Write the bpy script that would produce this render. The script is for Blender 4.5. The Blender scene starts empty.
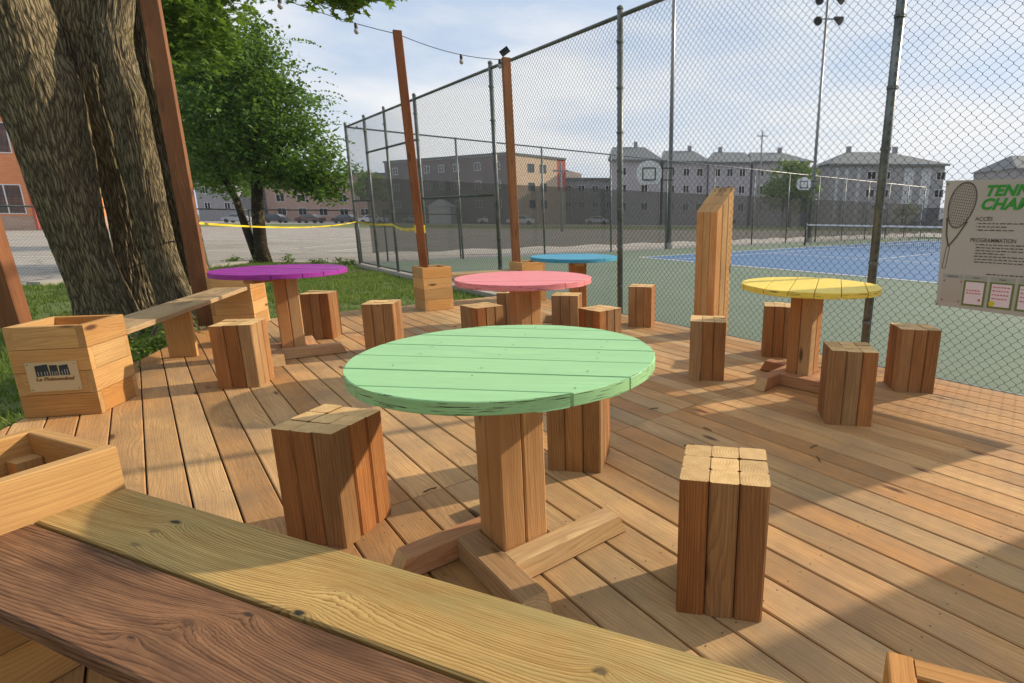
import bpy, math, random
from mathutils import Vector, noise, Matrix
R = math.radians
random.seed(11)
sc = bpy.context.scene
COL = sc.collection

# ------------------------------------------------------------------ mesh builder
class MB:
    def __init__(s):
        s.v=[]; s.f=[]; s.uv=[]; s.c=[]; s.mi=[]
    def face(s, pts, uvs=None, col=(0.5,0,0), mi=0):
        b=len(s.v); s.v+= [tuple(p) for p in pts]; s.f.append(tuple(range(b,b+len(pts))))
        s.uv+= uvs if uvs else [(0,0)]*len(pts); s.c+= [col]*len(pts); s.mi.append(mi)
    def grid_faces(s, verts, faces, uvs=None, col=(0.5,0,0), mi=0):
        b=len(s.v); s.v+= [tuple(p) for p in verts]
        for k,f in enumerate(faces):
            s.f.append(tuple(b+i for i in f)); s.uv+= (uvs[k] if uvs else [(0,0)]*len(f)); s.c+=[col]*len(f); s.mi.append(mi)
    def box(s, lo, hi, M=None, mi=0, col=(0.5,0,0)):
        x0,y0,z0=lo; x1,y1,z1=hi
        v=[Vector(p) for p in ((x0,y0,z0),(x1,y0,z0),(x1,y1,z0),(x0,y1,z0),(x0,y0,z1),(x1,y0,z1),(x1,y1,z1),(x0,y1,z1))]
        if M: v=[M@p for p in v]
        s.grid_faces(v,[(3,2,1,0),(4,5,6,7),(0,1,5,4),(1,2,6,5),(2,3,7,6),(3,0,4,7)],col=col,mi=mi)
    def plank(s, c, dl, dw, L, W, T, ch=.004, s0=(0,0), s1=(0,0), rnd=None, endcol=1.0, off=None, offv=None):
        """board centred at c, length along dl, width along dw, thickness along dl x dw; s0/s1 slant of each end (per w, per t)"""
        dl=Vector(dl).normalized(); dw=Vector(dw); dw=(dw-dl*dw.dot(dl)).normalized(); dt=dl.cross(dw); c=Vector(c)
        if rnd is None: rnd=random.random()
        w,t=W/2,T/2
        oc=[(w-ch,-t),(w,-t+ch),(w,t-ch),(w-ch,t),(-w+ch,t),(-w,t-ch),(-w,-t+ch),(-w+ch,-t)]
        a=[]; 
        for e,sl in ((-L/2,s0),(L/2,s1)):
            a.append([(e+sl[0]*p+sl[1]*q,p,q) for p,q in oc])
        P=[[c+dl*x+dw*y+dt*z for x,y,z in r] for r in a]
        ou=random.uniform(0,50) if off is None else off; ov=random.uniform(0,50) if offv is None else offv
        per=[0]
        for i in range(8):
            p,q=oc[i],oc[(i+1)%8]; per.append(per[-1]+math.hypot(p[0]-q[0],p[1]-q[1]))
        b=len(s.v); s.v+=[tuple(p) for p in P[0]+P[1]]
        for i in range(8):
            j=(i+1)%8
            s.f.append((b+i,b+8+i,b+8+j,b+j)); 
            s.uv+=[(a[0][i][0]+ou,per[i]+ov),(a[1][i][0]+ou,per[i]+ov),(a[1][j][0]+ou,per[i+1]+ov),(a[0][j][0]+ou,per[i+1]+ov)]
            s.c+=[(rnd,0,0)]*4; s.mi.append(0)
        rx,ry=random.uniform(-.07,.07),random.uniform(-.07,.07)
        s.f.append(tuple(b+8+i for i in range(8))); s.uv+=[(p+rx,q+ry) for p,q in oc]; s.c+=[(rnd,endcol,0)]*8; s.mi.append(0)
        s.f.append(tuple(b+7-i for i in range(8))); s.uv+=[(oc[7-i][0]+rx,oc[7-i][1]+ry) for i in range(8)]; s.c+=[(rnd,endcol,0)]*8; s.mi.append(0)
    def tube(s, pts, rad, n=8, cap=True, mi=0, col=(0.5,0,0)):
        pts=[Vector(p) for p in pts]
        if not hasattr(rad,'__len__'): rad=[rad]*len(pts)
        rings=[]; up=Vector((0,0,1)); prev=None
        for i,p in enumerate(pts):
            d=(pts[min(i+1,len(pts)-1)]-pts[max(i-1,0)]).normalized()
            if prev is None:
                x=d.cross(up) if abs(d.z)<.95 else d.cross(Vector((0,1,0)))
            else: x=prev-d*prev.dot(d)
            x.normalize(); prev=x; y=d.cross(x)
            rings.append([p+(x*math.cos(2*math.pi*k/n)+y*math.sin(2*math.pi*k/n))*rad[i] for k in range(n)])
        V=[q for r in rings for q in r]; F=[]
        for i in range(len(pts)-1):
            for k in range(n):
                F.append((i*n+k,i*n+(k+1)%n,(i+1)*n+(k+1)%n,(i+1)*n+k))
        if cap: F.append(tuple(range(n-1,-1,-1))); F.append(tuple((len(pts)-1)*n+k for k in range(n)))
        s.grid_faces(V,F,col=col,mi=mi)
    def build(s, name, mats, parent=None, loc=None, smooth=False, rotz=0):
        me=bpy.data.meshes.new(name); me.from_pydata(s.v,[],s.f)
        uv=me.uv_layers.new(name='UVMap'); 
        flat=[c for p in s.uv for c in p]; uv.data.foreach_set('uv',flat)
        ca=me.color_attributes.new('tint','FLOAT_COLOR','CORNER')
        flat=[x for c in s.c for x in (c[0],c[1],c[2],1)]; ca.data.foreach_set('color',flat)
        if not isinstance(mats,(list,tuple)): mats=[mats]
        for m in mats: me.materials.append(m)
        if len(mats)>1: me.polygons.foreach_set('material_index',s.mi)
        if smooth: me.polygons.foreach_set('use_smooth',[True]*len(me.polygons))
        me.update()
        o=bpy.data.objects.new(name,me); COL.objects.link(o)
        if parent: o.parent=parent
        if loc is not None: o.location=loc
        o.rotation_euler.z=rotz
        return o

def thing(name,label,cat,loc=(0,0,0),rotz=0,group=None):
    o=bpy.data.objects.new(name,None); COL.objects.link(o); o.location=loc; o.rotation_euler=(0,0,rotz)
    o.empty_display_size=.2
    return tag(o,label,cat,group)
def tag(o,label=None,cat=None,group=None,kind=None):
    if label: o['label']=label
    if cat: o['category']=cat
    if group: o['group']=group
    if kind: o['kind']=kind
    return o
def dup(root,loc,rotz,label,cat=None,group=None):
    r=root.copy(); COL.objects.link(r); r.location=loc; r.rotation_euler=(0,0,rotz); r['label']=label
    if group: r['group']=group
    for ch in list(root.children):
        c=ch.copy(); COL.objects.link(c); c.parent=r
        for g in list(ch.children):
            d=g.copy(); COL.objects.link(d); d.parent=c
    return r

# ------------------------------------------------------------------ node helpers
class NT:
    def __init__(s,name):
        s.m=bpy.data.materials.new(name); s.m.use_nodes=True; s.t=s.m.node_tree; s.t.nodes.clear()
        s.out=s.t.nodes.new('ShaderNodeOutputMaterial'); s.b=s.n('ShaderNodeBsdfPrincipled'); s.l(s.b.outputs[0],s.out.inputs[0])
    def n(s,ty,**k):
        nd=s.t.nodes.new(ty)
        for a,v in k.items(): setattr(nd,a,v)
        return nd
    def l(s,a,b): s.t.links.new(a,b)
    def val(s,x,inp):
        if isinstance(x,(int,float)): inp.default_value=x
        elif isinstance(x,(tuple,list)): inp.default_value=tuple(x)+((1,) if len(x)==3 and len(inp.default_value)==4 else ())
        else: s.l(x,inp)
    def math(s,op,a,b=0,c=None,clamp=False):
        nd=s.n('ShaderNodeMath',operation=op); nd.use_clamp=clamp; s.val(a,nd.inputs[0]); s.val(b,nd.inputs[1])
        if c is not None: s.val(c,nd.inputs[2])
        return nd.outputs[0]
    def mix(s,f,a,b,bt='MIX'):
        nd=s.n('ShaderNodeMix',data_type='RGBA',blend_type=bt); s.val(f,nd.inputs[0]); s.val(a,nd.inputs[6]); s.val(b,nd.inputs[7]); return nd.outputs[2]
    def noise(s,vec,scale=1,detail=4,rough=.55,dist=0):
        nd=s.n('ShaderNodeTexNoise'); 
        if vec is not None: s.l(vec,nd.inputs['Vector'])
        nd.inputs['Scale'].default_value=scale; nd.inputs['Detail'].default_value=detail; nd.inputs['Roughness'].default_value=rough; nd.inputs['Distortion'].default_value=dist
        return nd.outputs[0]
    def comb(s,x,y,z):
        nd=s.n('ShaderNodeCombineXYZ'); s.val(x,nd.inputs[0]); s.val(y,nd.inputs[1]); s.val(z,nd.inputs[2]); return nd.outputs[0]
    def sep(s,v):
        nd=s.n('ShaderNodeSeparateXYZ'); s.l(v,nd.inputs[0]); return nd.outputs
    def rng(s,x,a,b,c=0,d=1):
        nd=s.n('ShaderNodeMapRange'); s.val(x,nd.inputs[0]); nd.inputs[1].default_value=a; nd.inputs[2].default_value=b; nd.inputs[3].default_value=c; nd.inputs[4].default_value=d; return nd.outputs[0]
    def bump(s,h,strength=.3,dist=.01):
        nd=s.n('ShaderNodeBump'); nd.inputs['Strength'].default_value=strength; nd.inputs['Distance'].default_value=dist; s.l(h,nd.inputs['Height']); s.l(nd.outputs[0],s.b.inputs['Normal'])
    def base(s,c): s.val(c,s.b.inputs['Base Color'])
    def rough(s,r): s.val(r,s.b.inputs['Roughness'])

def wood(name,dark,light,knot=(.12,.055,.02),patch=None,patch_amt=.5,endc=(.58,.42,.24),var=.35,paint=None,ring=55,contrast=1.,rough=.7,bump=.35,screws=False,weather=None,ringvar=.22,slowamp=14,streak=.30,kn=()):
    k=NT(name); uvn=k.n('ShaderNodeUVMap'); uvn.uv_map='UVMap'; u,v,_=k.sep(uvn.outputs[0])
    at=k.n('ShaderNodeAttribute'); at.attribute_name='tint'; rn,en,_=k.sep(at.outputs['Color'])
    rz=k.math('MULTIPLY',rn,37.)
    # knots: voronoi cells along the board
    kv=k.comb(k.math('MULTIPLY',u,2.6),k.math('MULTIPLY',v,9.),rz)
    vo=k.n('ShaderNodeTexVoronoi'); vo.voronoi_dimensions='3D'; k.l(kv,vo.inputs['Vector']); vo.inputs['Scale'].default_value=.55
    kd=vo.outputs['Distance']
    kmask=k.math('SUBTRACT',1,k.rng(kd,.05,.105),clamp=True)
    kwarp=k.math('DIVIDE',.35,k.math('ADD',kd,.22))
    for (ku,kv_,ru,rv,amp,dkk) in kn:
        # a drawn-in knot: rings part around it
        nzk=k.noise(k.comb(k.math('MULTIPLY',u,30),k.math('MULTIPLY',v,60),rz),1,3,.6)
        d2=k.math('SQRT',k.math('ADD',k.math('POWER',k.math('ABSOLUTE',k.math('DIVIDE',k.math('SUBTRACT',u,ku),ru)),2),k.math('POWER',k.math('ABSOLUTE',k.math('DIVIDE',k.math('SUBTRACT',v,kv_),rv)),2)))
        d2=k.math('ADD',d2,k.math('MULTIPLY',k.math('SUBTRACT',nzk,.5),.9))
        kwarp=k.math('ADD',kwarp,k.math('MULTIPLY',k.math('EXPONENT',k.math('MULTIPLY',d2,-.33)),amp))
        kmask=k.math('MAXIMUM',kmask,k.math('MULTIPLY',k.math('SUBTRACT',1,k.rng(d2,.55,1.15),clamp=True),dkk))
    # ring coordinate with cathedral figure
    slow=k.noise(k.comb(k.math('MULTIPLY',u,.9),k.math('MULTIPLY',v,5),rz),1,2,.5)
    mid=k.noise(k.comb(k.math('MULTIPLY',u,4),k.math('MULTIPLY',v,30),rz),1,3,.6)
    rc=k.math('ADD',k.math('MULTIPLY',v,ring),k.math('MULTIPLY',slow,slowamp))
    rc=k.math('ADD',rc,k.math('MULTIPLY',kwarp,3.4)); rc=k.math('ADD',rc,k.math('MULTIPLY',mid,1.1))
    ringv=k.math('FRACT',rc); 
    ringv=k.math('POWER',ringv,2.2)
    fine=k.noise(k.comb(k.math('MULTIPLY',u,9),k.math('MULTIPLY',v,420),rz),1,4,.65)
    blot=k.noise(k.comb(k.math('MULTIPLY',u,2.2),k.math('MULTIPLY',v,9),rz),1,4,.6)
    stv=k.noise(k.comb(k.math('MULTIPLY',u,2.4),k.math('ADD',k.math('MULTIPLY',v,110),k.math('MULTIPLY',kwarp,2.)),rz),1,5,.7)
    g=k.math('ADD',k.math('MULTIPLY',k.math('MULTIPLY',ringv,k.rng(blot,.3,.7,1.3,.5)),ringvar),k.math('MULTIPLY',fine,.30)); g=k.math('ADD',g,k.math('MULTIPLY',blot,.55)); g=k.math('ADD',g,k.math('MULTIPLY',k.math('SUBTRACT',stv,.4),streak*2))
    g=k.rng(g,.56-.27/contrast,.56+.30/contrast)
    # light -> dark along grain
    col=k.mix(g,light,dark)
    if patch:
        pm=k.noise(k.comb(k.math('MULTIPLY',u,1.6),k.math('MULTIPLY',v,6),rz),1.3,4,.6)
        col=k.mix(k.math('MULTIPLY',k.rng(pm,.48,.68),patch_amt),col,patch)
    if weather:
        tc=k.n('ShaderNodeTexCoord'); w1=k.noise(tc.outputs['Object'],1.7,5,.62)
        col=k.mix(k.math('MULTIPLY',k.rng(w1,.47,.66),.55),col,weather)
        w2=k.noise(tc.outputs['Object'],38,3,.7)
        col=k.mix(k.math('MULTIPLY',k.rng(w2,.62,.78),.35),col,(.10,.06,.035))
    col=k.mix(kmask,col,knot)
    # per board value / hue shift
    wn=k.n('ShaderNodeTexWhiteNoise'); wn.noise_dimensions='1D'; k.l(rz,wn.inputs['W'])
    hv=k.n('ShaderNodeHueSaturation'); k.l(k.rng(wn.outputs[0],0,1,.5-.014*var/.35,.5+.012*var/.35),hv.inputs['Hue'])
    k.l(k.rng(rn,0,1,1-var*.6,1+var*.55),hv.inputs['Value']); k.l(k.rng(wn.outputs[0],0,1,1.05,.85),hv.inputs['Saturation']); k.l(col,hv.inputs['Color']); col=hv.outputs[0]
    if paint:
        # paint film: grain telegraphs slightly, small chips
        pc=k.mix(k.rng(g,0,1,0,.16),paint,tuple(c*.55 for c in paint))
        fd=k.noise(k.comb(k.math('MULTIPLY',u,5),k.math('MULTIPLY',v,14),rz),1,5,.6)
        pc=k.mix(k.rng(fd,.4,.75,0,.22),pc,tuple(min(1,c*1.25+.06) for c in paint))
        chip=k.noise(k.comb(k.math('MULTIPLY',u,38),k.math('MULTIPLY',v,100),rz),1,4,.7)
        _r,_g,eb=k.sep(at.outputs['Color'])
        crk=k.noise(k.comb(k.math('MULTIPLY',u,9),k.math('MULTIPLY',v,260),rz),1,3,.6)
        wear=k.noise(k.comb(k.math('MULTIPLY',u,3.2),k.math('MULTIPLY',v,10),k.math('ADD',rz,9)),1,6,.68)
        pc=k.mix(k.rng(wear,.52,.72,0,.30),pc,tuple(c*.62+.03 for c in paint))
        pc=k.mix(k.math('MULTIPLY',k.rng(stv,.55,.78),.28),pc,tuple(c*.5 for c in paint))
        col=k.mix(k.rng(chip,.705,.73),pc,(.06,.045,.03))
        col=k.mix(k.math('MULTIPLY',k.rng(crk,.60,.635),eb),col,(.03,.025,.02))
        col=k.mix(k.math('MULTIPLY',kmask,.35),col,tuple(c*.5 for c in paint))
        col=k.mix(k.math('MULTIPLY',en,.12),col,tuple(c*.4 for c in paint))
    else:
        d=k.math('SQRT',k.math('ADD',k.math('MULTIPLY',u,u),k.math('MULTIPLY',v,v)))
        er=k.math('FRACT',k.math('ADD',k.math('MULTIPLY',d,105),k.math('MULTIPLY',k.noise(uvn.outputs[0],30,2),1.)))
        en2=k.noise(uvn.outputs[0],22,4,.6)
        ec=k.mix(k.rng(k.math('ADD',k.math('MULTIPLY',er,.35),k.math('MULTIPLY',en2,.8)),.25,.85),endc,tuple(c*q for c,q in zip(endc,(.62,.5,.38))))
        eh=k.n('ShaderNodeHueSaturation'); k.l(ec,eh.inputs['Color']); k.l(k.rng(rn,0,1,.78,1.15),eh.inputs['Value'])
        col=k.mix(en,col,eh.outputs[0])
    if screws:
        tc=k.n('ShaderNodeTexCoord'); x,y,_z=k.sep(tc.outputs['Object'])
        a=k.math('SUBTRACT',k.math('PINGPONG',k.math('ADD',x,.03),.203),0.0)
        yy=k.math('FRACT',k.math('DIVIDE',k.math('ADD',y,1000*.1438-.0087),.1438))
        b=k.math('SUBTRACT',k.math('ABSOLUTE',k.math('SUBTRACT',yy,.5)),.27); b=k.math('MULTIPLY',b,.1438)
        # jitter per place
        rr=k.math('SQRT',k.math('ADD',k.math('MULTIPLY',a,a),k.math('MULTIPLY',b,b)))
        col=k.mix(k.math('SUBTRACT',1,k.rng(rr,.0022,.0045),clamp=True),col,(.11,.065,.035))
    k.base(col); k.rough(k.rng(g,0,1,rough-.08,rough+.1)); k.b.inputs['Specular IOR Level'].default_value=.3
    k.bump(k.math('SUBTRACT',k.math('MULTIPLY',fine,-1),k.math('MULTIPLY',ringv,.5)),bump,.0025)
    return k.m

def plain(name,c,rough=.6,metal=0,spec=.4,var=0,scale=8,bump=0,c2=None):
    k=NT(name)
    if var or c2:
        tc=k.n('ShaderNodeTexCoord'); nz=k.noise(tc.outputs['Object'],scale,6,.62)
        k.base(k.mix(k.rng(nz,.3,.7),c,c2 or tuple(x*(1-var) for x in c)))
        if bump: k.bump(nz,bump,.02)
    else: k.base(c)
    k.rough(rough); k.b.inputs['Metallic'].default_value=metal; k.b.inputs['Specular IOR Level'].default_value=spec
    return k.m

M={}
M['deck']=wood('deck_boards',(.30,.150,.048),(.64,.375,.140),patch=(.36,.225,.105),patch_amt=.6,var=.27,screws=True,weather=(.25,.17,.095),ring=75,contrast=1.15,ringvar=.20)
M['stool']=wood('stool_lumber',(.17,.064,.018),(.47,.235,.072),patch=(.21,.09,.027),patch_amt=.5,endc=(.84,.60,.29),var=.34,ring=90,contrast=1.15)
M['ped']=wood('pedestal_lumber',(.34,.145,.042),(.62,.33,.115),patch=(.46,.21,.07),endc=(.7,.48,.24),var=.3,ring=90,contrast=1.1)
M['foot']=wood('foot_lumber',(.34,.165,.060),(.64,.40,.19),patch=(.36,.17,.085),endc=(.74,.52,.27),var=.5)
M['planter']=wood('planter_boards',(.37,.165,.04),(.66,.375,.11),patch=(.46,.24,.065),endc=(.66,.42,.18),var=.3,ring=80,contrast=1.1)
M['post']=wood('stained_post',(.13,.05,.018),(.36,.15,.047),patch=(.12,.045,.018),endc=(.3,.15,.07),var=.3)
M['tall']=wood('tall_block_lumber',(.38,.18,.055),(.68,.40,.14),patch=(.34,.16,.05),endc=(.62,.42,.22),var=.4)
M['bseat']=wood('bench_lumber',(.27,.155,.065),(.50,.34,.16),patch=(.17,.10,.045),patch_amt=.7,var=.25,ring=34)
M['green_lumber']=wood('greenish_treated_lumber',(.24,.13,.035),(.60,.42,.155),patch=(.33,.30,.12),patch_amt=.5,knot=(.03,.028,.02),var=.1,bump=.2,ring=165,contrast=1.2,ringvar=.38,slowamp=20,streak=.34,kn=((3.35-.656,4.0+.0414+.06,.020,.0085,2.2,1),(3.35-.657,4.0+.0414+.104,.022,.007,1.2,.45),(3.35-.634,4.0+.0414+.155,.02,.006,.9,.5),(3.35-.068,4.0+.0414+.178,.017,.007,1.6,1),(3.35-.04,4.0+.0414+.10,.05,.016,2.6,.12),(3.35+.542,4.0+.0414+.093,.016,.010,1.8,.7)))
M['brown_lumber']=wood('dark_brown_lumber',(.065,.020,.005),(.35,.145,.043),patch=(.070,.026,.008),patch_amt=.85,knot=(.04,.02,.012),var=.1,bump=.22,ring=150,contrast=1.1,weather=(.10,.042,.018),ringvar=.32,slowamp=22,streak=.5,kn=((7.1-.245,9.0+.0414+.273-.197,.022,.009,2.4,.5),(7.1-.16,9.0+.0414+.02,.016,.006,2.,.9),(7.1-.19,9.0+.0414+.06,.06,.02,1.5,0),(7.1-.30,9.0+.0414+.139,.012,.004,1.2,.9)))
for n_,c_ in dict(green=(.34,.64,.31),pink=(.84,.27,.29),yellow=(.92,.68,.10),purple=(.33,.03,.34),blue=(.06,.34,.52)).items():
    M['paint_'+n_]=wood('paint_'+n_,(.2,.2,.2),(.5,.5,.5),paint=c_,rough=.5,var=.12,bump=.28)
M['fence_metal']=plain('galvanised_painted_pipe',(.075,.09,.088),.42,.35,.5,c2=(.20,.23,.225),scale=5)
M['galv']=plain('galvanised_steel',(.28,.29,.30),.4,.6,.5,var=.3)
M['wire']=plain('fence_wire',(.045,.055,.052),.5,.3,.4)
M['black']=plain('black_plastic',(.012,.012,.013),.5)
M['white']=plain('white_paint',(.78,.78,.76),.5,var=.08)
M['glass']=plain('window_glass',(.035,.05,.065),.12,0,.8)
M['yellow_tape']=plain('yellow_tape',(.80,.60,.03),.5)
M['bulb']=plain('bulb_glass',(.35,.36,.36),.1,0,.8)
M['screw_dark']=plain('screw_heads',(.06,.06,.055),.5,.4)
M['soil']=plain('soil',(.035,.025,.018),.95,var=.4,scale=20)
M['concrete']=plain('concrete',(.42,.40,.36),.9,c2=(.30,.285,.255),scale=3,bump=.1)
def ground_mat(name,c1,c2,crack,sc1=.35,camt=.6,cs=.28):
    k=NT(name); tc=k.n('ShaderNodeTexCoord'); o_=tc.outputs['Object']; a=k.noise(o_,sc1,6,.6); b=k.noise(o_,6,5,.7); c=k.noise(o_,90,2,.6)
    col=k.mix(k.rng(a,.35,.65),c1,c2); col=k.mix(k.rng(b,.45,.75,0,.35),col,tuple(q*.72 for q in c2)); col=k.mix(k.rng(c,.5,.8,0,.3),col,tuple(min(1,q*1.35) for q in c1))
    vo=k.n('ShaderNodeTexVoronoi'); vo.feature='DISTANCE_TO_EDGE'; vo.inputs['Scale'].default_value=cs
    ad=k.n('ShaderNodeVectorMath'); ad.operation='ADD'; wn=k.n('ShaderNodeTexNoise'); wn.inputs['Scale'].default_value=1.2; wn.inputs['Detail'].default_value=5; k.l(o_,wn.inputs[0]); k.l(o_,ad.inputs[0]); k.l(wn.outputs[1],ad.inputs[1]); k.l(ad.outputs[0],vo.inputs['Vector'])
    col=k.mix(k.math('MULTIPLY',k.math('SUBTRACT',1,k.rng(vo.outputs[0],.002,.010),clamp=True),camt),col,crack)
    k.base(col); k.rough(.88); k.bump(c,.3,.01); return k.m
M['asph']=ground_mat('asphalt_lot',(.35,.325,.285),(.27,.25,.22),(.08,.075,.07))
M['green_court']=ground_mat('green_court',(.115,.17,.12),(.14,.185,.14),(.08,.11,.08),.6,.35,.2)
M['blue_court']=ground_mat('blue_court',(.055,.145,.30),(.075,.165,.31),(.04,.09,.2),.7,.2,.2)
M['line']=plain('line_paint',(.7,.7,.68),.7,var=.15,scale=4)

def grass_mat():
    k=NT('grass_ground'); tc=k.n('ShaderNodeTexCoord'); a=k.noise(tc.outputs['Object'],.6,5,.6); b=k.noise(tc.outputs['Object'],30,4,.7)
    c=k.mix(k.rng(b,.35,.65),(.06,.11,.02),(.17,.22,.05)); c=k.mix(k.rng(a,.52,.68),c,(.13,.095,.05)); k.base(c); k.rough(.95); k.bump(b,.6,.05); return k.m
M['grass']=grass_mat()
def leaf_mat(name,c1,c2,trans=.45):
    k=NT(name); at=k.n('ShaderNodeAttribute'); at.attribute_name='tint'; r,_,_=k.sep(at.outputs['Color'])
    col=k.mix(r,c1,c2); k.base(col); k.rough(.5); k.b.inputs['Specular IOR Level'].default_value=.35
    tr=k.n('ShaderNodeBsdfTranslucent'); k.l(k.mix(.5,col,(.25,.42,.04)),tr.inputs[0]); ms=k.n('ShaderNodeMixShader'); ms.inputs[0].default_value=trans
    k.l(k.b.outputs[0],ms.inputs[1]); k.l(tr.outputs[0],ms.inputs[2]); k.l(ms.outputs[0],k.out.inputs[0]); return k.m
M['leaf_bright']=leaf_mat('leaf_bright',(.055,.12,.018),(.14,.25,.035),.4)
M['leaf_dark']=leaf_mat('leaf_dark',(.016,.055,.011),(.14,.27,.045),.42)
M['leaf_far']=leaf_mat('leaf_far',(.06,.12,.025),(.13,.22,.04),.3)
def blade_mat():
    return leaf_mat('grass_blade',(.055,.11,.018),(.20,.27,.05),.38)
M['blade']=blade_mat()
def bark_mat(nm='bark',dk=1.):
    k=NT(nm); tc=k.n('ShaderNodeTexCoord'); x,y,z=k.sep(tc.outputs['Object'])
    uvn=k.n('ShaderNodeUVMap'); uvn.uv_map='UVMap'; u,v,_=k.sep(uvn.outputs[0])
    wob=k.noise(tc.outputs['Object'],2.2,3,.6)
    vo=k.n('ShaderNodeTexVoronoi'); vo.feature='DISTANCE_TO_EDGE'; k.l(k.comb(k.math('ADD',k.math('ADD',k.math('MULTIPLY',u,46),k.math('MULTIPLY',k.noise(tc.outputs['Object'],9,2,.5),1.6)),k.math('MULTIPLY',wob,2.0)),k.math('MULTIPLY',v,5.0),k.math('MULTIPLY',wob,1.5)),vo.inputs['Vector']); vo.inputs['Scale'].default_value=1.
    nz=k.noise(tc.outputs['Object'],55,5,.7); pl_=k.rng(vo.outputs[0],.0,.26)
    at=k.n('ShaderNodeAttribute'); at.attribute_name='tint'; r,_,_=k.sep(at.outputs['Color'])
    col=k.mix(pl_,(.060,.048,.030),(.215,.18,.105)); col=k.mix(k.rng(nz,.35,.7),col,k.mix(pl_,(.050,.038,.024),(.32,.265,.165)))
    moss=k.noise(tc.outputs['Object'],3.1,4,.6); col=k.mix(k.math('MULTIPLY',k.rng(moss,.52,.72),k.math('MULTIPLY',pl_,.55)),col,(.14,.135,.035))
    k.base(k.mix(1.,col,(dk,dk,dk),'MULTIPLY')); k.rough(.95); k.b.inputs['Specular IOR Level'].default_value=.15
    k.bump(k.math('ADD',pl_,k.math('MULTIPLY',nz,.6)),.75,.014); return k.m
M['bark']=bark_mat(); M['bark_backlit']=bark_mat('backlit_bark',.38)  # second copy is darker: backlit shade of the smaller trunks put into the colour
def brick_mat(name,c,c2,mortar=(.35,.32,.3),sc_=1):
    k=NT(name); tc=k.n('ShaderNodeTexCoord'); x,y,z=k.sep(tc.outputs['Object'])
    b=k.n('ShaderNodeTexBrick'); k.l(k.comb(k.math('ADD',x,y),z,0),b.inputs['Vector']); b.inputs['Scale'].default_value=sc_
    b.inputs['Brick Width'].default_value=.5; b.inputs['Row Height'].default_value=.2; b.inputs['Mortar Size'].default_value=.012
    b.inputs['Color1'].default_value=c+(1,); b.inputs['Color2'].default_value=c2+(1,); b.inputs['Mortar'].default_value=mortar+(1,)
    nz=k.noise(tc.outputs['Object'],.5,5); k.base(k.mix(k.rng(nz,.4,.7,0,.35),b.outputs[0],tuple(q*.7 for q in c))); k.rough(.9); return k.m
M['brick_orange']=brick_mat('orange_brick',(.78,.28,.10),(.70,.245,.09),(.45,.25,.15))
M['brick_pale']=brick_mat('pale_brick',(.50,.33,.24),(.44,.27,.19))
M['brick_brown']=brick_mat('brown_brick',(.17,.14,.145),(.14,.12,.125),(.18,.16,.16))
M['brick_tan']=brick_mat('tan_brick',(.66,.49,.34),(.60,.44,.30))
M['brick_grey']=brick_mat('grey_brick',(.42,.39,.43),(.37,.345,.39))
M['brick_dark']=brick_mat('dark_grey_brick',(.27,.265,.29),(.23,.225,.25))
M['brick_pink']=brick_mat('pinkish_brick',(.45,.27,.22),(.40,.23,.18))
M['red_panel']=plain('red_panel',(.45,.09,.07),.7,var=.2,scale=1)
M['roof']=plain('grey_shingles',(.155,.175,.185),.9,c2=(.12,.135,.145),scale=2)
M['pale']=plain('pale_cladding',(.42,.43,.47),.6,var=.1)
M['trim']=plain('white_trim',(.7,.7,.72),.6)

# ------------------------------------------------------------------ frames
TH=R(-47.7997)
D=Vector((math.cos(TH),math.sin(TH),0)); N=Vector((-math.sin(TH),math.cos(TH),0))
def UN(u,n,z=0): return D*u+N*n+Vector((0,0,z))

# ------------------------------------------------------------------ ground, court, lot
def sheet(name,pts,z,mat,kind='structure',**k):
    mb=MB(); mb.face([(p[0],p[1],z) for p in pts]); o=mb.build(name,mat); return tag(o,kind=kind)
sheet('ground',[(-900,-900),(900,-900),(900,900),(-900,900)],-.19,M['grass'])
sheet('parking_lot',[(-90,10.35),(-12.0,10.35),(-11.35,16.4),(-8.6,16.4)]+[tuple(UN(-16.6,4.7)[:2]),tuple(UN(-16.6,47)[:2]),tuple(UN(24,47)[:2]),(130,30),(130,62),(-90,62)],-.184,M['asph'])
# far verge and car park behind it
sheet('far_road',[(-150,84),(150,84),(150,112),(-150,112)],-.18,M['asph'])
def slab(name,lo,hi,z0,z1,mat):
    mb=MB(); c=[UN(lo[0],lo[1]),UN(hi[0],lo[1]),UN(hi[0],hi[1]),UN(lo[0],hi[1])]
    v=[p+Vector((0,0,z0)) for p in c]+[p+Vector((0,0,z1)) for p in c]
    mb.grid_faces(v,[(3,2,1,0),(4,5,6,7),(0,1,5,4),(1,2,6,5),(2,3,7,6),(3,0,4,7)])
    return tag(mb.build(name,mat),kind='structure')
slab('court_kerb',(-16.55,4.42),(24,4.60),-.3,-.105,M['concrete'])
slab('court_ground',(-16.5,4.60),(24,45),-.3,-.12,M['green_court'])
slab('court_surface',(-13.53,12.48),(-2.56,36.25),-.13,-.115,M['blue_court'])
mb=MB()
def line(u0,n0,u1,n1,w=.06,z=-.111):
    a=UN(u0,n0); b=UN(u1,n1); d=(b-a).normalized(); s=Vector((-d.y,d.x,0))*w/2; e=d*w/2
    mb.face([tuple(q+Vector((0,0,z))) for q in (a-s-e,b-s+e,b+s+e,a+s-e)])
u0,u1,n0,n1=-13.53,-2.56,12.48,36.25
line(u0,n0,u1,n0,.10,-.111); line(u0,n1,u1,n1,.10,-.111); line(u0,n0,u0,n1,.08,-.1105); line(u1,n0,u1,n1,.08,-.1105)
for uu in (u0+1.37,u1-1.37): line(uu,n0,uu,n1,.06,-.1105)
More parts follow.
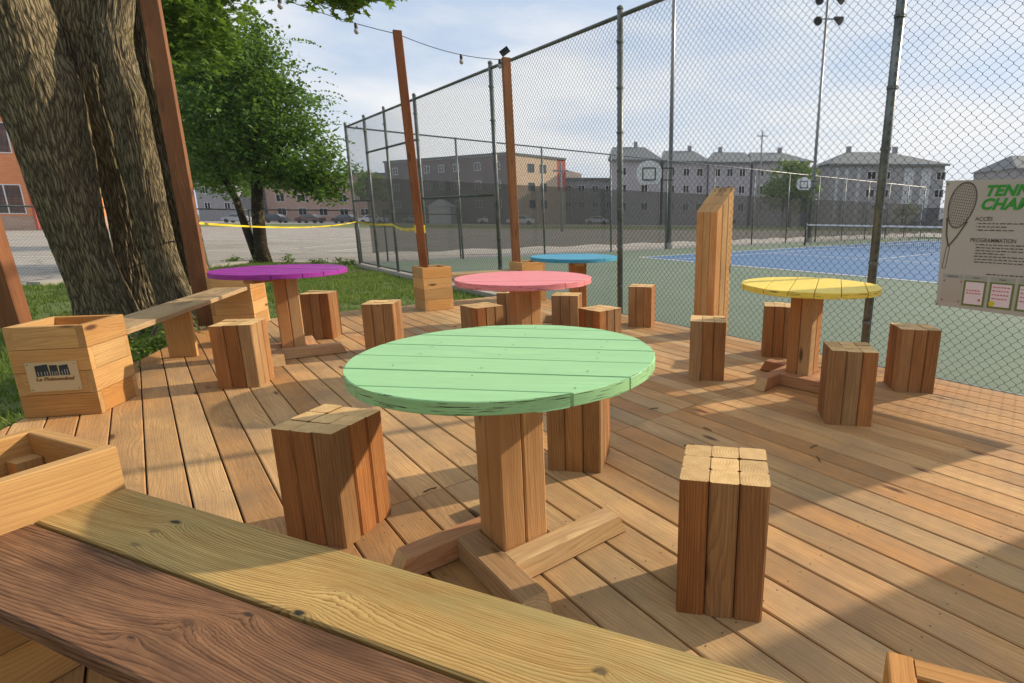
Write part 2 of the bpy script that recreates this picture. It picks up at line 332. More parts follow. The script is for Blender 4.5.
for nn in (n0+5.49,n1-5.49): line(u0+1.37,nn,u1-1.37,nn,.06,-.110)
line((u0+u1)/2,n0+5.49,(u0+u1)/2,n1-5.49,.06,-.1095)
tag(mb.build('court_markings',M['line']),kind='structure')
# kerb round the lot, lot markings
mb=MB()
def strip(pts,w,z0,z1):
    for a,b in zip(pts[:-1],pts[1:]):
        a=Vector(a+(0,));b=Vector(b+(0,)); d=(b-a).normalized(); s=Vector((-d.y,d.x,0))*w/2
        v=[q+Vector((0,0,z)) for z in (z0,z1) for q in (a-s,b-s,b+s,a+s)]
        mb.grid_faces(v,[(3,2,1,0),(4,5,6,7),(0,1,5,4),(1,2,6,5),(2,3,7,6),(3,0,4,7)])
strip([(-90,10.25),(-12.05,10.25)],.55,-.3,-.10); strip([(-11.75,10.53),(-11.3,16.3)],.3,-.3,-.102)
tag(mb.build('kerb',M['concrete']),kind='structure')
mb=MB()
def wl(a,b,w=.12,z=-.178):
    a=Vector(a+(z,));b=Vector(b+(z,)); d=(b-a).normalized(); s=Vector((-d.y,d.x,0))*w/2
    mb.face([a-s,b-s,b+s,a+s])
wl((-30,22.0),(-13.5,21.0)); wl((-40,31.),(-17,30.),.14,-.1775); wl((-14.2,20.5),(-14.0,31),.12,-.177)
pts=[(-11.9,21.2),(-11.7,23),(-11.2,25),(-10.9,28),(-10.6,30)]
for a,b in zip(pts[:-1],pts[1:]): wl(a,b,.14,-.1765)
wl((-30,14.3),(-14,14.3),.12,-.176); wl((-40,18.),(-17,17.7),.12,-.1755)
tag(mb.build('lot_markings',M['line']),kind='structure')

# ------------------------------------------------------------------ deck
deck=MB()
P_=.1438; bw=.1372
def umin(n): 
    return max(-7.62, -4.68-2.52*(n+.70))
Minv=None
for k in range(-26,31):
    nl=.0087+k*P_; nc=nl+P_/2
    if nc>4.44: break
    a=umin(nc); slope=(umin(nc+.05)-umin(nc-.05))/.1
    # joints
    js=[j for j in (-5.91,-2.25,1.41) if j>a+.3]
    end=5.0
    cuts=[a]+js+[end]
    for i in range(len(cuts)-1):
        u_0,u_1=cuts[i],cuts[i+1]; L=u_1-u_0-.004; c=Vector(((u_0+u_1)/2,nc,-.019+random.uniform(-.0007,.0007)))
        deck.plank(c,(1,0,0),(0,1,0),L,bw+random.uniform(-.001,.001),.038,.004,s0=(slope if i==0 else 0,0))
o=deck.build('deck',M['deck'],rotz=TH); tag(o,kind='structure')
# joists and soil under the boards, fascia
mb=MB()
pts=[UN(umin(-3.7)+.05,-3.7),UN(5,-3.7),UN(5,4.40),UN(-7.58,4.40),UN(-7.58,.47),UN(umin(-3.7)+.05,-3.7)]
mb.face([tuple(p+Vector((0,0,-.12))) for p in pts[:5]])
tag(mb.build('soil_under_deck',M['soil']),kind='structure')
fb=MB()
def fascia(a,b,z0=-.18,z1=-.042,t=.038):
    a=Vector(a);b=Vector(b); c=(a+b)/2; c.z=(z0+z1)/2
    fb.plank(c,b-a,(0,0,1),(b-a).length,z1-z0,t,.003)
ring=[UN(umin(-3.7)+.03,-3.7),UN(-7.60,.47),UN(-7.60,4.43),UN(5,4.43)]
for a,b in zip(ring[:-1],ring[1:]): fascia(a,b)
tag(fb.build('deck_edge',M['deck']),kind='structure')

# ------------------------------------------------------------------ stools
def make_stool(s=.267,h=.456,name='block_stool',seed=0,mat='stool'):
    random.seed(seed); mb=MB(); w=s/3
    for i in range(3):
        for j in range(3):
            hh=h+random.uniform(-.0025,.0025)
            mb.plank(((i-1)*w,(j-1)*w,hh/2),(0,0,1),(1,0,0),hh,w-.0026,w-.0026,.0065)
    return mb
SG='wooden block stools on the deck'
stools=[
 ((-1.168,1.941),-.226,'chunky block stool half shaded by the green tabletop, left of it, nearest the front bench'),
 ((.288,1.575),-.171,'pale topped block stool alone at right of the green table, nearest stool to the camera'),
 ((-.274,2.555),-.12,'block stool partly hidden behind the green tabletop and its pedestal'),
 ((1.304,3.182),-.138,'block stool in front of the yellow table, right of its pedestal'),
 ((2.017,3.818),-.140,'block stool closest to the fence sign, right of the yellow table'),
 ((1.293,4.787),-.206,'block stool behind the yellow table, tucked left of its pedestal'),
 ((.562,4.076),-.12,'block stool standing in front of the tall slanted block column'),
 ((-2.851,3.814),.239,'block stool with bright right side in front of the purple table and beside the bench'),
 ((-3.173,5.395),.176,'block stool just right of the purple table pedestal, seen beyond its foot beam'),
 ((-2.268,4.792),.138,'block stool with a dark knot, alone between the purple and the green table'),
 ((-1.331,4.642),.843,'block stool turned cornerwise left of the pink table pedestal'),
 ((-.68,5.369),-.044,'block stool right of the pink table, in front of the blue table pedestal'),
 ((-.297,4.541),.823,'block stool turned cornerwise, right of the pink table and just behind the green top'),
 ((.08,6.118),-.186,'block stool near the fence, left of the tall slanted column'),
 ((-1.27,5.55),.05,'block stool mostly hidden behind the pink table pedestal'),
]
for i,((x,y),a,lab) in enumerate(stools):
    mb=make_stool(seed=100+i)
    tag(mb.build('block_stool',M['stool'],loc=(x,y,0),rotz=a),lab,'stool',SG)
random.seed(5)
# tall slanted column
mb=MB(); w=.267/3
zf,zb=1.261,1.513
for i in range(3):
    for j in range(3):
        yc=(j-1)*w; zc=zf+(zb-zf)*((yc+.1335)/.267); sl=(zb-zf)/.267
        # plank length along z, slanted top
        mb.plank((( i-1)*w,yc,zc/2),(0,0,1),(0,1,0),zc,w-.0026,w-.0026,.006,s1=(sl,0),endcol=.35)
tag(mb.build('block_column',M['tall'],loc=(.81,5.666,0),rotz=-.808),'tall column of stacked timbers with a slanted top standing by the fence','column')

# ------------------------------------------------------------------ tables
def top_mesh(r,th,ang,mat,parent,loc,seed,bw_=.1625,off=.03):
    random.seed(seed); mb=MB()
    ca,sa=math.cos(ang),math.sin(ang)
    y=-r-off*2; k=0
    ys=[]; 
    while y<r: ys.append((max(y,-r),min(y+bw_,r))); y+=bw_
    for (a,b) in ys:
        if b-a<.02: continue
        g=.0028; a2=a+(g if a>-r+1e-6 else 0); b2=b-(g if b<r-1e-6 else 0)
        rr=r+random.uniform(-.0012,.0008)
        def half(yv): return math.sqrt(max(0,rr*rr-yv*yv))
        n=18; P=[]
        for i in range(n+1):
            yv=a2+(b2-a2)*i/n; yv=max(-rr,min(rr,yv)); P.append((half(yv),yv))
        for i in range(n+1):
            yv=b2-(b2-a2)*i/n; yv=max(-rr,min(rr,yv)); P.append((-half(yv),yv))
        # drop duplicates
        Q=[P[0]]
        for p in P[1:]:
            if math.hypot(p[0]-Q[-1][0],p[1]-Q[-1][1])>1e-4: Q.append(p)
        if math.hypot(Q[0][0]-Q[-1][0],Q[0][1]-Q[-1][1])<1e-4: Q.pop()
        cy=(a2+b2)/2
        def inset(p,d):
            y_=p[1]; y_=y_-d if y_>cy else y_+d
            x_=p[0]-math.copysign(min(d,abs(p[0])),p[0]); return (x_,y_)
        rings=[[inset(p,.003)+(-th,) for p in Q],[p+(-th+.003,) for p in Q],[p+(-.0025,) for p in Q],[inset(p,.0025)+(0,) for p in Q]]
        m=len(Q); rnd=random.random(); ou=random.uniform(0,40); ov=random.uniform(0,40); dz=random.uniform(-.0008,.0008)
        V=[]
        for rg in rings:
            for x_,y_,z_ in rg: V.append(Vector((x_*ca-y_*sa,x_*sa+y_*ca,z_+dz)))
        F=[];U=[]
        for t in range(3):
            for i in range(m):
                j=(i+1)%m; F.append((t*m+i,t*m+j,(t+1)*m+j,(t+1)*m+i))
                pa,pb=Q[i],Q[j]; zz=(rings[t][0][2],rings[t+1][0][2]); L1=math.atan2(pa[1],pa[0])*r; L2=math.atan2(pb[1],pb[0])*r
                if abs(L2-L1)>r: L2=L1
                U.append([(L1+ou,zz[0]+ov),(L2+ou,zz[0]+ov),(L2+ou,zz[1]+ov),(L1+ou,zz[1]+ov)])
        F.append(tuple(3*m+i for i in range(m))); U.append([(Q[i][0]+ou,Q[i][1]+ov) for i in range(m)])
        F.append(tuple(m-1-i for i in range(m))); U.append([(Q[m-1-i][0]+ou,Q[m-1-i][1]+ov) for i in range(m)])
        mb.grid_faces(V,F[:-2],U[:-2],(rnd,0,1)); b0=len(mb.v)-len(V)
        for q_ in (-2,-1):
            mb.f.append(tuple(b0+i_ for i_ in F[q_])); mb.uv+=U[q_]; mb.c+=[(rnd,0,0)]*len(F[q_]); mb.mi.append(0)
    for (a,b) in ys:
        if b-a<.06: continue
        for fx in (-.022,-.30,.31):
            for fy in (.25,.75):
                x_=fx+random.uniform(-.008,.008); y_=a+(b-a)*fy+random.uniform(-.006,.006)
                if math.hypot(x_,y_)>r-.03: continue
                if random.random()<.45: continue
                q=[(x_+.0032*math.cos(t*math.pi/4),y_+.0032*math.sin(t*math.pi/4)) for t in range(8)]
                mb.face([(p[0]*ca-p[1]*sa,p[0]*sa+p[1]*ca,.0012) for p in q],mi=1)
    return mb.build('tabletop',[mat,M['screw_dark']],parent,loc=loc)
def table(x,y,paint,label,r,H,topang,pedrot,px,py,seed,s=.178,legs=4):
    t=thing('round_table',label,'table',(px,py,0),0,'round painted tables on timber pedestals')
    th=.04
    top_mesh(r,th,topang,M[paint],t,(x-px,y-py,H),seed)
    random.seed(seed+1)
    mb=MB(); w=s/2
    for i in (-.5,.5):
        for j in (-.5,.5): mb.plank((i*w,j*w,(H-th)/2+.001),(0,0,1),(1,0,0),H-th-.004,w-.0024,w-.0024,.006)
    mb.build('pedestal',M['ped'],t,rotz=pedrot)
    mb=MB(); mb.plank((0,0,H-th-.021),(1,0,0),(0,1,0),.80*r/.5,.09,.038,.003); 
    # batten split either side of pedestal
    for sg in (-1,1):
        mb=MB(); mb.plank((sg*(s/2+.13),0,H-th-.0215),(1,0,0),(0,1,0),.25,.10,.037,.003); mb.build('batten',M['ped'],t,rotz=topang+math.pi/2)
    q=.089
    for k in range(4):
        a=pedrot+k*math.pi/2
        # foot along local +x, outside the -y face, running past the +x end
        mb=MB(); L=s+.29; mb.plank(((L-s)/2-.004,-(s/2+q/2+.0008),q/2+.001),(1,0,0),(0,1,0),L,q-.002,q-.003,.005,s1=(0,-.5))
        f=mb.build('foot',M['foot'],t,rotz=a)
    return t
table(-.434,1.804,'paint_green','round table with a mint green top, the largest in view','' or .505,.753,R(-5),.74-math.pi/2,-.438,1.775,1)
table(-.843,4.12,'paint_pink','round table with a pink top, between the green and the blue tables',.508,.758,R(8),.70,-.843,4.12,2)
table(1.252,3.875,'paint_yellow','round table with a yellow top by the chain link fence',.478,.75,R(70),-.73,1.258,3.915,3)
table(-3.08,4.72,'paint_purple','round table with a purple top beside the left bench',.512,.75,R(-12),.62,-3.02,4.655,4)
table(-.70,6.25,'paint_blue','small looking round table with a turquoise blue top, farthest from the camera',.492,.768,R(10),.30,-.66,6.22,5)

# ------------------------------------------------------------------ planters
def planter(cx_,cy_,rot,label,s=.384,h=.56,seed=0,plaque=False,group='square plank planters'):
    random.seed(seed)
    t=thing('planter_box',label,'planter',(cx_,cy_,0),rot,group)
    T=.038; bh=h/4
    for k in range(4):
        mb=MB()
        for r_ in range(4):
            # alternate corner overlap
            L=s if (r_+k)%2==0 else s-2*T
            mb.plank((0,-(s/2-T/2),bh*(r_+.5)+.001),(1,0,0),(0,0,1),L-.001,bh-.002,T,.003)
        p=mb.build('side_panel',M['planter'],t,rotz=k*math.pi/2)
    mb=MB()
    for a in (-1,1):
        for b in (-1,1): mb.plank((a*(s/2-T-.03),b*(s/2-T-.03),h/2-.03),(0,0,1),(1,0,0),h-.07,.058,.058,.003)
    mb.build('corner_block',M['planter'],t)
    mb=MB(); mb.box((-s/2+T+.002,-s/2+T+.002,.02),(s/2-T-.002,s/2-T-.002,.12)); mb.build('soil',M['soil'],t)
    return t
def text_mesh(body,size,mat,parent,loc,rot,name,shear=0,offset=0,ext=.0008,align='LEFT',space=1.,sx=1.):
    cu=bpy.data.curves.new(name,'FONT'); cu.body=body; cu.size=size; cu.shear=shear; cu.offset=offset; cu.extrude=ext; cu.align_x=align; cu.space_character=space; cu.resolution_u=3
    o=bpy.data.objects.new(name,cu); COL.objects.link(o)
    dg=bpy.context.evaluated_depsgraph_get(); me=bpy.data.meshes.new_from_object(o.evaluated_get(dg)); bpy.data.objects.remove(o)
    me.materials.clear(); me.materials.append(mat)
    o=bpy.data.objects.new(name,me); COL.objects.link(o); o.parent=parent; o.location=loc; o.rotation_euler=rot; o.scale.x=sx
    return o
p1=planter(-3.539,3.304,.26,'planter box with a small logo plaque, at the near end of the left bench',seed=1)
p2=planter(-4.42,5.99,.25,'planter box at the far end of the left bench, half behind the purple table',s=.40,seed=2)
p3=planter(-2.685,7.166,-.848,'planter box at the deck corner beside the grass, holding a stained post',s=.375,seed=3)
p4=planter(-1.595,8.035,.72,'planter box beyond the pink table holding the post by the fence',s=.381,seed=4)
# near bench planters: far edge corners measured on site
tb=Vector((math.cos(R(-20.7)),math.sin(R(-20.7)),0)); mbv=Vector((-tb.y,tb.x,0))
def bl(t_,m_,z=0): return tb*t_+mbv*m_+Vector((0,0,z))
near_m=.806
s5=.40
c5=bl(-1.858-s5/2, near_m-s5/2)
p5=planter(c5.x,c5.y,R(-20.7),'planter box cut by the left picture edge, at the end of the front bench',s=s5,h=.575,seed=5)
c6=bl(.118+s5/2, near_m+.0-s5/2-.004)
p6=planter(c6.x,c6.y,R(-20.7),'planter box whose corner shows at the bottom right of the picture',s=s5,h=.56,seed=6)
# plaque on planter 1
Mpl=plain('plaque_wood',(.62,.47,.27),.55,var=.12,scale=5); Mink=plain('plaque_ink',(.03,.035,.04),.6); Mbrown=plain('plaque_lettering',(.20,.09,.03),.6)
sy=-.384/2
mb=MB(); mb.box((-.125,sy-.008,.165),(.125,sy-.0012,.345)); pq=mb.build('plaque',Mpl,p1)
mb=MB()
y=sy-.0095
for (a,b,c,d) in [((-.080,.325-.0),(-.018,.333),(-.014,.262),(-.080,.258)),((-.010,.326),(.028,.326),(.030,.262),(-.010,.262)),((.036,.322),(.080,.328),(.084,.262),(.036,.262))]:
    pts=[a,b,c,d]; v=[(p[0],y,p[1]) for p in pts]+[(p[0],sy-.0079,p[1]) for p in pts]
    mb.grid_faces(v,[(0,3,2,1),(0,1,5,4),(1,2,6,5),(2,3,7,6),(3,0,4,7)])
mb.build('logo',Mink,pq)
mb=MB()
lg=plain('logo_grey',(.35,.34,.30),.6)
for x0 in (-.070,-.055,-.038,-.026,-.002,.010,.020,.046,.060,.072):
    hh=.025 if int(x0*1000)%3 else .034
    mb=MB(); mb.box((x0,y-.0012,.264),(x0+.004,y-.0002,.264+hh)); mb.build('logo_detail',lg,pq)
text_mesh('Le Phénoménal',.030,Mbrown,pq,(.006,y-.0002,.232),(R(90),0,0),'lettering',shear=.2,offset=.0006,align='CENTER')
for sx in (-1,1):
    for sz in (.178,.332): mb=MB(); mb.tube([(sx*.113,sy-.0082,sz),(sx*.113,sy-.0105,sz)],.0038,8); mb.build('screw',M['galv'],pq)

# ------------------------------------------------------------------ benches
def board_obj(name,mat,parent,*a,**k):
    mb=MB(); mb.plank(*a,**k); return mb.build(name,mat,parent)
random.seed(21)
b=thing('bench','front bench of one greenish and one dark brown plank along the bottom of the picture','bench',(0,0,0),0)
T=.038; zt=.45
xa,xb=-1.853,.115
board_obj('seat_board',M['green_lumber'],b,bl((xa+xb)/2,(.806+.615)/2,zt-T/2),tb,mbv,xb-xa,.189,T,.004,off=3.35,offv=4.0,rnd=.55)
o=board_obj('seat_board',M['brown_lumber'],b,bl((xa+xb)/2,(.609+.415)/2,zt-T/2-.002),tb,mbv,xb-xa,.194,T,.004,off=7.1,offv=9.0,rnd=.5); o['label']='dark brown weathered seat board'
for tx in (-1.08,-.35):
    o=board_obj('leg',M['bseat'],b,bl(tx,.61,(zt-T)/2),(0,0,1),mbv,zt-T-.006,.34,.04,.003)
def bench(pa,pb,w,label,legs=(.5,),legw=.2,nb=1,z=.45):
    pa=Vector(pa+(0,));pb=Vector(pb+(0,)); d=(pb-pa).normalized(); s=Vector((-d.y,d.x,0)); L=(pb-pa).length
    t=thing('bench',label,'bench',tuple(pa))
    bwid=w/nb
    for i in range(nb):
        c=(pb-pa)/2+s*((i-(nb-1)/2)*bwid)+Vector((0,0,z-.019)); board_obj('seat_board',M['bseat'],t,c,d,s,L,bwid-.003,.038,.004)
    for q in legs:
        board_obj('leg',M['planter'],t,(pb-pa)*q+Vector((0,0,(z-.038)/2)),(0,0,1),s,z-.042,legw,.04,.003)
    return t
bench((-3.57,3.52),(-4.33,5.77),.30,'left bench joining two planter boxes in front of the big tree',legs=(.46,),legw=.2)
bench((-2.52,7.33),(-1.77,7.87),.28,'low far bench between two planter boxes, behind the pink table',legs=())

# ------------------------------------------------------------------ stained posts, string lights, tape
def post(x,y,h,w,label,rot=0,lean=(0,0),d=None):
    mb=MB(); mb.plank((lean[0]/2,lean[1]/2,h/2),(lean[0],lean[1],h),(1,0,0),h,w,d or w,.005)
    return tag(mb.build('timber_post',M['post'],loc=(x,y,0),rotz=rot),label,'post','stained timber posts for the string lights')
random.seed(31)
post(-4.02,3.47,3.9,.11,'orange stained post at the left picture edge, behind the plaque planter',rot=.3,lean=(-.16,0))
post(-4.78,5.93,3.9,.15,'thick stained post in front of the big tree, beside the purple table',rot=.45,d=.10,lean=(.0,0))
pb_=post(-2.78,7.2,3.36,.10,'stained post with a band of yellow tape around it',rot=.45,lean=(-.10,0))
post(-1.75,8.05,3.30,.105,'stained post standing against the fence, beyond the pink table',rot=.5,lean=(-.03,0))
def sag(a,b,s,n=20): 
    a=Vector(a);b=Vector(b); return [a.lerp(b,i/n)-Vector((0,0,4*s*(i/n)*(1-i/n))) for i in range(n+1)]
wire=thing('string_lights','string of small bulbs hanging from post to post under the sky','string lights',(-2.88,7.2,3.3))
W0=Vector((-2.88,7.2,3.3))
segs=[((-4.78,5.93,3.83),(-2.88,7.2,3.34),.10),((-2.88,7.2,3.34),(-1.77,8.03,3.28),.07),((-4.78,5.93,3.83),(-4.0,3.44,3.8),.1)]
mb=MB()
for a,b_,s_ in segs: mb.tube([p-W0 for p in sag(a,b_,s_)],.0045,5)
mb.build('cable',M['black'],wire)
bp=[(0,.48),(0,.80),(1,.55),(0,.15),(1,.93)]
for si,q in bp:
    a,b_,s_=segs[si]; p=Vector(a).lerp(Vector(b_),q)-Vector((0,0,4*s_*q*(1-q)))-W0
    mb=MB(); mb.tube([p+Vector((0,0,.005)),p-Vector((0,0,.02)),p-Vector((0,0,.055))],[.014,.02,.018],8); sk=mb.build('lamp_socket',M['black'],wire)
    mb=MB(); q_=[p-Vector((0,0,z)) for z in (.055,.07,.09,.105,.115)]; mb.tube(q_,[.014,.024,.028,.02,.006],10); mb.build('bulb',M['bulb'],sk,smooth=True)
# bracket at the last post
mb=MB(); mb.box((-.03,-.05,0),(.10,.05,.05),Matrix.Rotation(-.6,4,'Y')); o=tag(mb.build('flood_lamp',M['black'],loc=(-1.80,8.03,3.34)),'small black lamp head on top of the post against the fence','lamp')
# caution tape
mb=MB()
def ribbon(pts,w,rnd=0):
    for i in range(len(pts)-1):
        a,b=Vector(pts[i]),Vector(pts[i+1]); tw=.3*math.sin(i*1.7+rnd); tw2=.3*math.sin((i+1)*1.7+rnd)
        d=(b-a).normalized(); s=Vector((-d.y,d.x,0))
        ua=(Vector((0,0,1))+s*tw).normalized()*w/2; ub=(Vector((0,0,1))+s*tw2).normalized()*w/2
        mb.face([a-ua,b-ub,b+ub,a+ua]); 
ribbon(sag((-4.83,5.86,1.13),(-7.62,15.12,1.03),.10,30),.024); ribbon(sag((-7.62,15.12,1.03),UN(-13.4,4.48,1.0),.03,8),.045); ribbon(sag(UN(-13.4,4.48,1.0),(-2.87,7.2,1.04),.05,16),.045)
def taper(x,y,z,r,h):
    mb.tube([(x,y,z-h/2),(x,y,z+h/2)],r,8,cap=False)
tag(mb.build('caution_tape',M['yellow_tape']),'yellow caution tape strung from the thick post to the fence corner and middle post','tape')
mb=MB(); h_=.062
mb.plank((0,0,.05),(0,0,1),(1,0,0),.10,.124,.124,.006); tag(mb.build('tape_band',M['yellow_tape'],loc=(-2.812,7.2,.99),rotz=.45),'crumpled yellow tape wound around the middle stained post','tape')

# ------------------------------------------------------------------ chain link fences
def mesh_panel(name,mat,parent,org,dx,L,z0,z1,pitch=.0707,r=.0019,off=0.002,nrm=None):
    """two sets of straight diagonal wires as thin prisms; origin org (world), along dx"""
    mb=MB(); H=z1-z0; dx=Vector(dx); nv=Vector((-dx.y,dx.x,0))
    V=[];F=[]
    def wire_(s0_,za,s1_,zb,o_):
        a=Vector(org)+dx*s0_+Vector((0,0,za))+nv*o_; b=Vector(org)+dx*s1_+Vector((0,0,zb))+nv*o_
        d=(b-a).normalized(); e=nv; f=d.cross(e)
        base=len(V)
        for p in (a,b):
            for c,s_ in ((1,0),(-.5,.866),(-.5,-.866)): V.append(p+e*(c*r)+f*(s_*r))
        F.extend([(base,base+1,base+4,base+3),(base+1,base+2,base+5,base+4),(base+2,base,base+3,base+5)])
    k=-H
    while k<L:
        a0=max(k,0); a1=min(k+H,L)
        if a1>a0:
            wire_(a0,z0+(a0-k),a1,z0+(a1-k),off); wire_(a0,z1-(a0-k),a1,z1-(a1-k),-off)
        k+=pitch
    mb.grid_faces(V,F); return mb.build(name,mat,parent)
def woven_panel(name,mat,parent,org,dx,L,z0,z1,a=.0177,h=.0354,r=.0025):
    V=[];F=[]; dx=Vector(dx); nv=Vector((-dx.y,dx.x,0)); org=Vector(org); nk=int((z1-z0)/h); nw=int(L/(2*a)); Z=Vector((0,0,1))
    for j in range(nw):
        x0=a+2*a*j; base=len(V); cnt=0
        for k_ in range(nk+1):
            sg=1 if (k_+j)%2 else -1; z=z0+k_*h
            for dz in (-.0045,.0045):
                c=org+dx*(x0+sg*(a+.0004))+Z*(z+dz)+nv*(.0016*(1 if dz>0 else -1)*sg)
                V+=[c+nv*r,c-nv*r*.5+dx*r*.87,c-nv*r*.5-dx*r*.87]; cnt+=1
        for i in range(cnt-1):
            b=base+3*i; F+=[(b,b+1,b+4,b+3),(b+1,b+2,b+5,b+4),(b+2,b,b+3,b+5)]
    mb=MB(); mb.grid_faces(V,F); return mb.build(name,mat,parent)
tf=thing('chain_link_fence','tall dark chain link fence running along the tennis court beside the deck','fence',tuple(UN(0,4.52,-.12)))
O=-UN(0,4.52,-.12)
def pipe(name,a,b,r,parent,org,n=10,mat='fence_metal'):
    mb=MB(); mb.tube([Vector(a)+org,Vector(b)+org],r,n); return mb.build(name,M[mat],parent,smooth=True)
us=[-16.41,-14.83,-13.40,-11.58,-8.40,-5.27,-2.03,1.15,4.3]
for u in us:
    big=.036 if u not in (-13.40,) else .030
    p=pipe('post',UN(u,4.52,-.12),UN(u,4.52,3.54),big,tf,O)
    mb=MB(); mb.tube([UN(u,4.52,3.54)+O,UN(u,4.52,3.56)+O,UN(u,4.52,3.585)+O],[big*1.15,big*1.1,.006],10); mb.build('post_cap',M['fence_metal'],p)
    # tie bands
    for z in (.35,.85,1.3,1.75,2.2,2.7,3.2):
        mb=MB(); mb.tube([UN(u,4.52,z-.012)+O,UN(u,4.52,z+.012)+O],big*1.18,10); mb.box((-.012,-.05,z-.01),(.012,-.03,z+.01),Matrix.Translation(UN(u,4.52,0)+O)@Matrix.Rotation(TH,4,'Z')); mb.build('tie_band',M['fence_metal'],p)
pipe('top_rail',UN(-16.41,4.52,3.47),UN(4.3,4.52,3.47),.024,tf,O)
pipe('bottom_rail',UN(-11.58,4.50,-.02),UN(4.3,4.50,-.02),.018,tf,O); pipe('bottom_rail',UN(-16.41,4.52,-.06),UN(-11.58,4.52,-.06),.02,tf,O)
pipe('middle_rail',UN(-14.83,4.52,2.71),UN(-11.58,4.52,2.71),.022,tf,O); pipe('middle_rail',UN(-11.58,4.52,1.555),UN(-8.40,4.52,1.555),.022,tf,O); pipe('middle_rail',UN(-16.41,4.52,1.58),UN(-14.83,4.52,1.58),.022,tf,O)
woven_panel('wire_mesh',M['wire'],tf,UN(-16.41,4.49)+O,D,20.7,-.08,3.45)
# rear (end) fence perpendicular
rf=thing('chain_link_fence','far chain link fence with dark windscreen cloth closing the end of the court','fence',tuple(UN(-16.41,4.52,-.12)))
O2=-UN(-16.41,4.52,-.12)
nn=[4.52+3.03*i for i in range(1,14)]
for n_ in nn: pipe('post',UN(-16.41,n_,-.12),UN(-16.41,n_,3.50),.032,rf,O2,8)
pipe('top_rail',UN(-16.41,4.52,3.47),UN(-16.41,nn[-1],3.47),.024,rf,O2,6,'galv')
mesh_panel('wire_mesh',M['wire'],rf,UN(-16.44,4.52)+O2,N,nn[-1]-4.52,-.08,3.47,pitch=.0707,r=.0010)
def screen_mat():
    k=NT('windscreen_cloth'); tc=k.n('ShaderNodeTexCoord'); nz=k.noise(tc.outputs['Object'],.8,4); k.base(k.mix(nz,(.02,.026,.026),(.045,.052,.05))); k.rough(.9)
    tr=k.n('ShaderNodeBsdfTransparent'); ms=k.n('ShaderNodeMixShader'); ms.inputs[0].default_value=.72
    k.l(tr.outputs[0],ms.inputs[1]); k.l(k.b.outputs[0],ms.inputs[2]); k.l(ms.outputs[0],k.out.inputs[0]); return k.m
M['screen']=screen_mat()
def screen(parent,org,a_fn,s0,s1,z0,z1,name='windscreen'):
    mb=MB(); n=int((s1-s0)/.5); 
    for i in range(n):
        p0=a_fn(s0+(s1-s0)*i/n); p1=a_fn(s0+(s1-s0)*(i+1)/n); b0=z0+.03*math.sin(i*1.3); b1=z0+.03*math.sin((i+1)*1.3)
        mb.face([p0+org+Vector((0,0,b0)),p1+org+Vector((0,0,b1)),p1+org+Vector((0,0,z1)),p0+org+Vector((0,0,z1))])
    return mb.build(name,M['screen'],parent)
screen(rf,O2,lambda s:UN(-16.50,s),4.9,nn[-1],.16,2.22)
ff=thing('chain_link_fence','distant chain link fence with windscreen cloth on the far side of the court','fence',tuple(UN(4,nn[-1],-.12)))
O3=-UN(4,nn[-1],-.12)
for i in range(1,13): pipe('post',UN(-16.41+3.03*i,nn[-1],-.12),UN(-16.41+3.03*i,nn[-1],3.5),.032,ff,O3,8)
pipe('top_rail',UN(-16.41,nn[-1],3.47),UN(20,nn[-1],3.47),.024,ff,O3,6,'galv')
screen(ff,O3,lambda s:UN(s,nn[-1]+.08),-16.4,20,.16,2.0)
# low fence round the lot
lf=thing('chain_link_fence','waist high chain link fence beyond the trees at the edge of the parking lot','fence',(-11.5,16.5,-.18))
O4=-Vector((-11.5,16.5,-.18))
path=[(-40,10.75),(-12.35,10.75),(-11.55,16.6),(-8.2,16.35),(-7.67,15.19)]
for a,b_ in zip(path[:-1],path[1:]):
    a=Vector(a+(0,));b_=Vector(b_+(0,)); L=(b_-a).length; d=(b_-a).normalized()
    n_=max(1,round(L/3))
    for i in range(n_): 
        q=a+d*(L*i/n_)
        if q.x>-20: pipe('post',q+Vector((0,0,-.18)),q+Vector((0,0,1.38)),.028,lf,O4,8)
    pipe('top_rail',a+Vector((0,0,1.34)),b_+Vector((0,0,1.34)),.021,lf,O4,6)
    if a.x<-20: a=Vector((-19,10.75,0)); L=(b_-a).length
    mesh_panel('wire_mesh',M['wire'],lf,a+O4,d,L,-.15,1.34,r=.0016)
l2=thing('chain_link_fence','short low chain link fence with one rail seen through the tall fence','fence',(-5.8,17.8,-.12))
O5=-Vector((-5.8,17.8,-.12))
a=Vector((-7.5,15.35,0)); 
for q in ((-7.0,16.4),(-5.95,17.45)): pass
pp=[Vector((-7.3,16.1,0))]+[Vector((-7.3,16.1,0))+Vector((.78,.62,0)).normalized()*s for s in (2.2,)]
for q in pp: pipe('post',q+Vector((0,0,-.12)),q+Vector((0,0,1.28)),.025,l2,O5,8)
pipe('top_rail',pp[0]+Vector((0,0,1.25)),pp[1]+Vector((0,0,1.25)),.021,l2,O5,6)

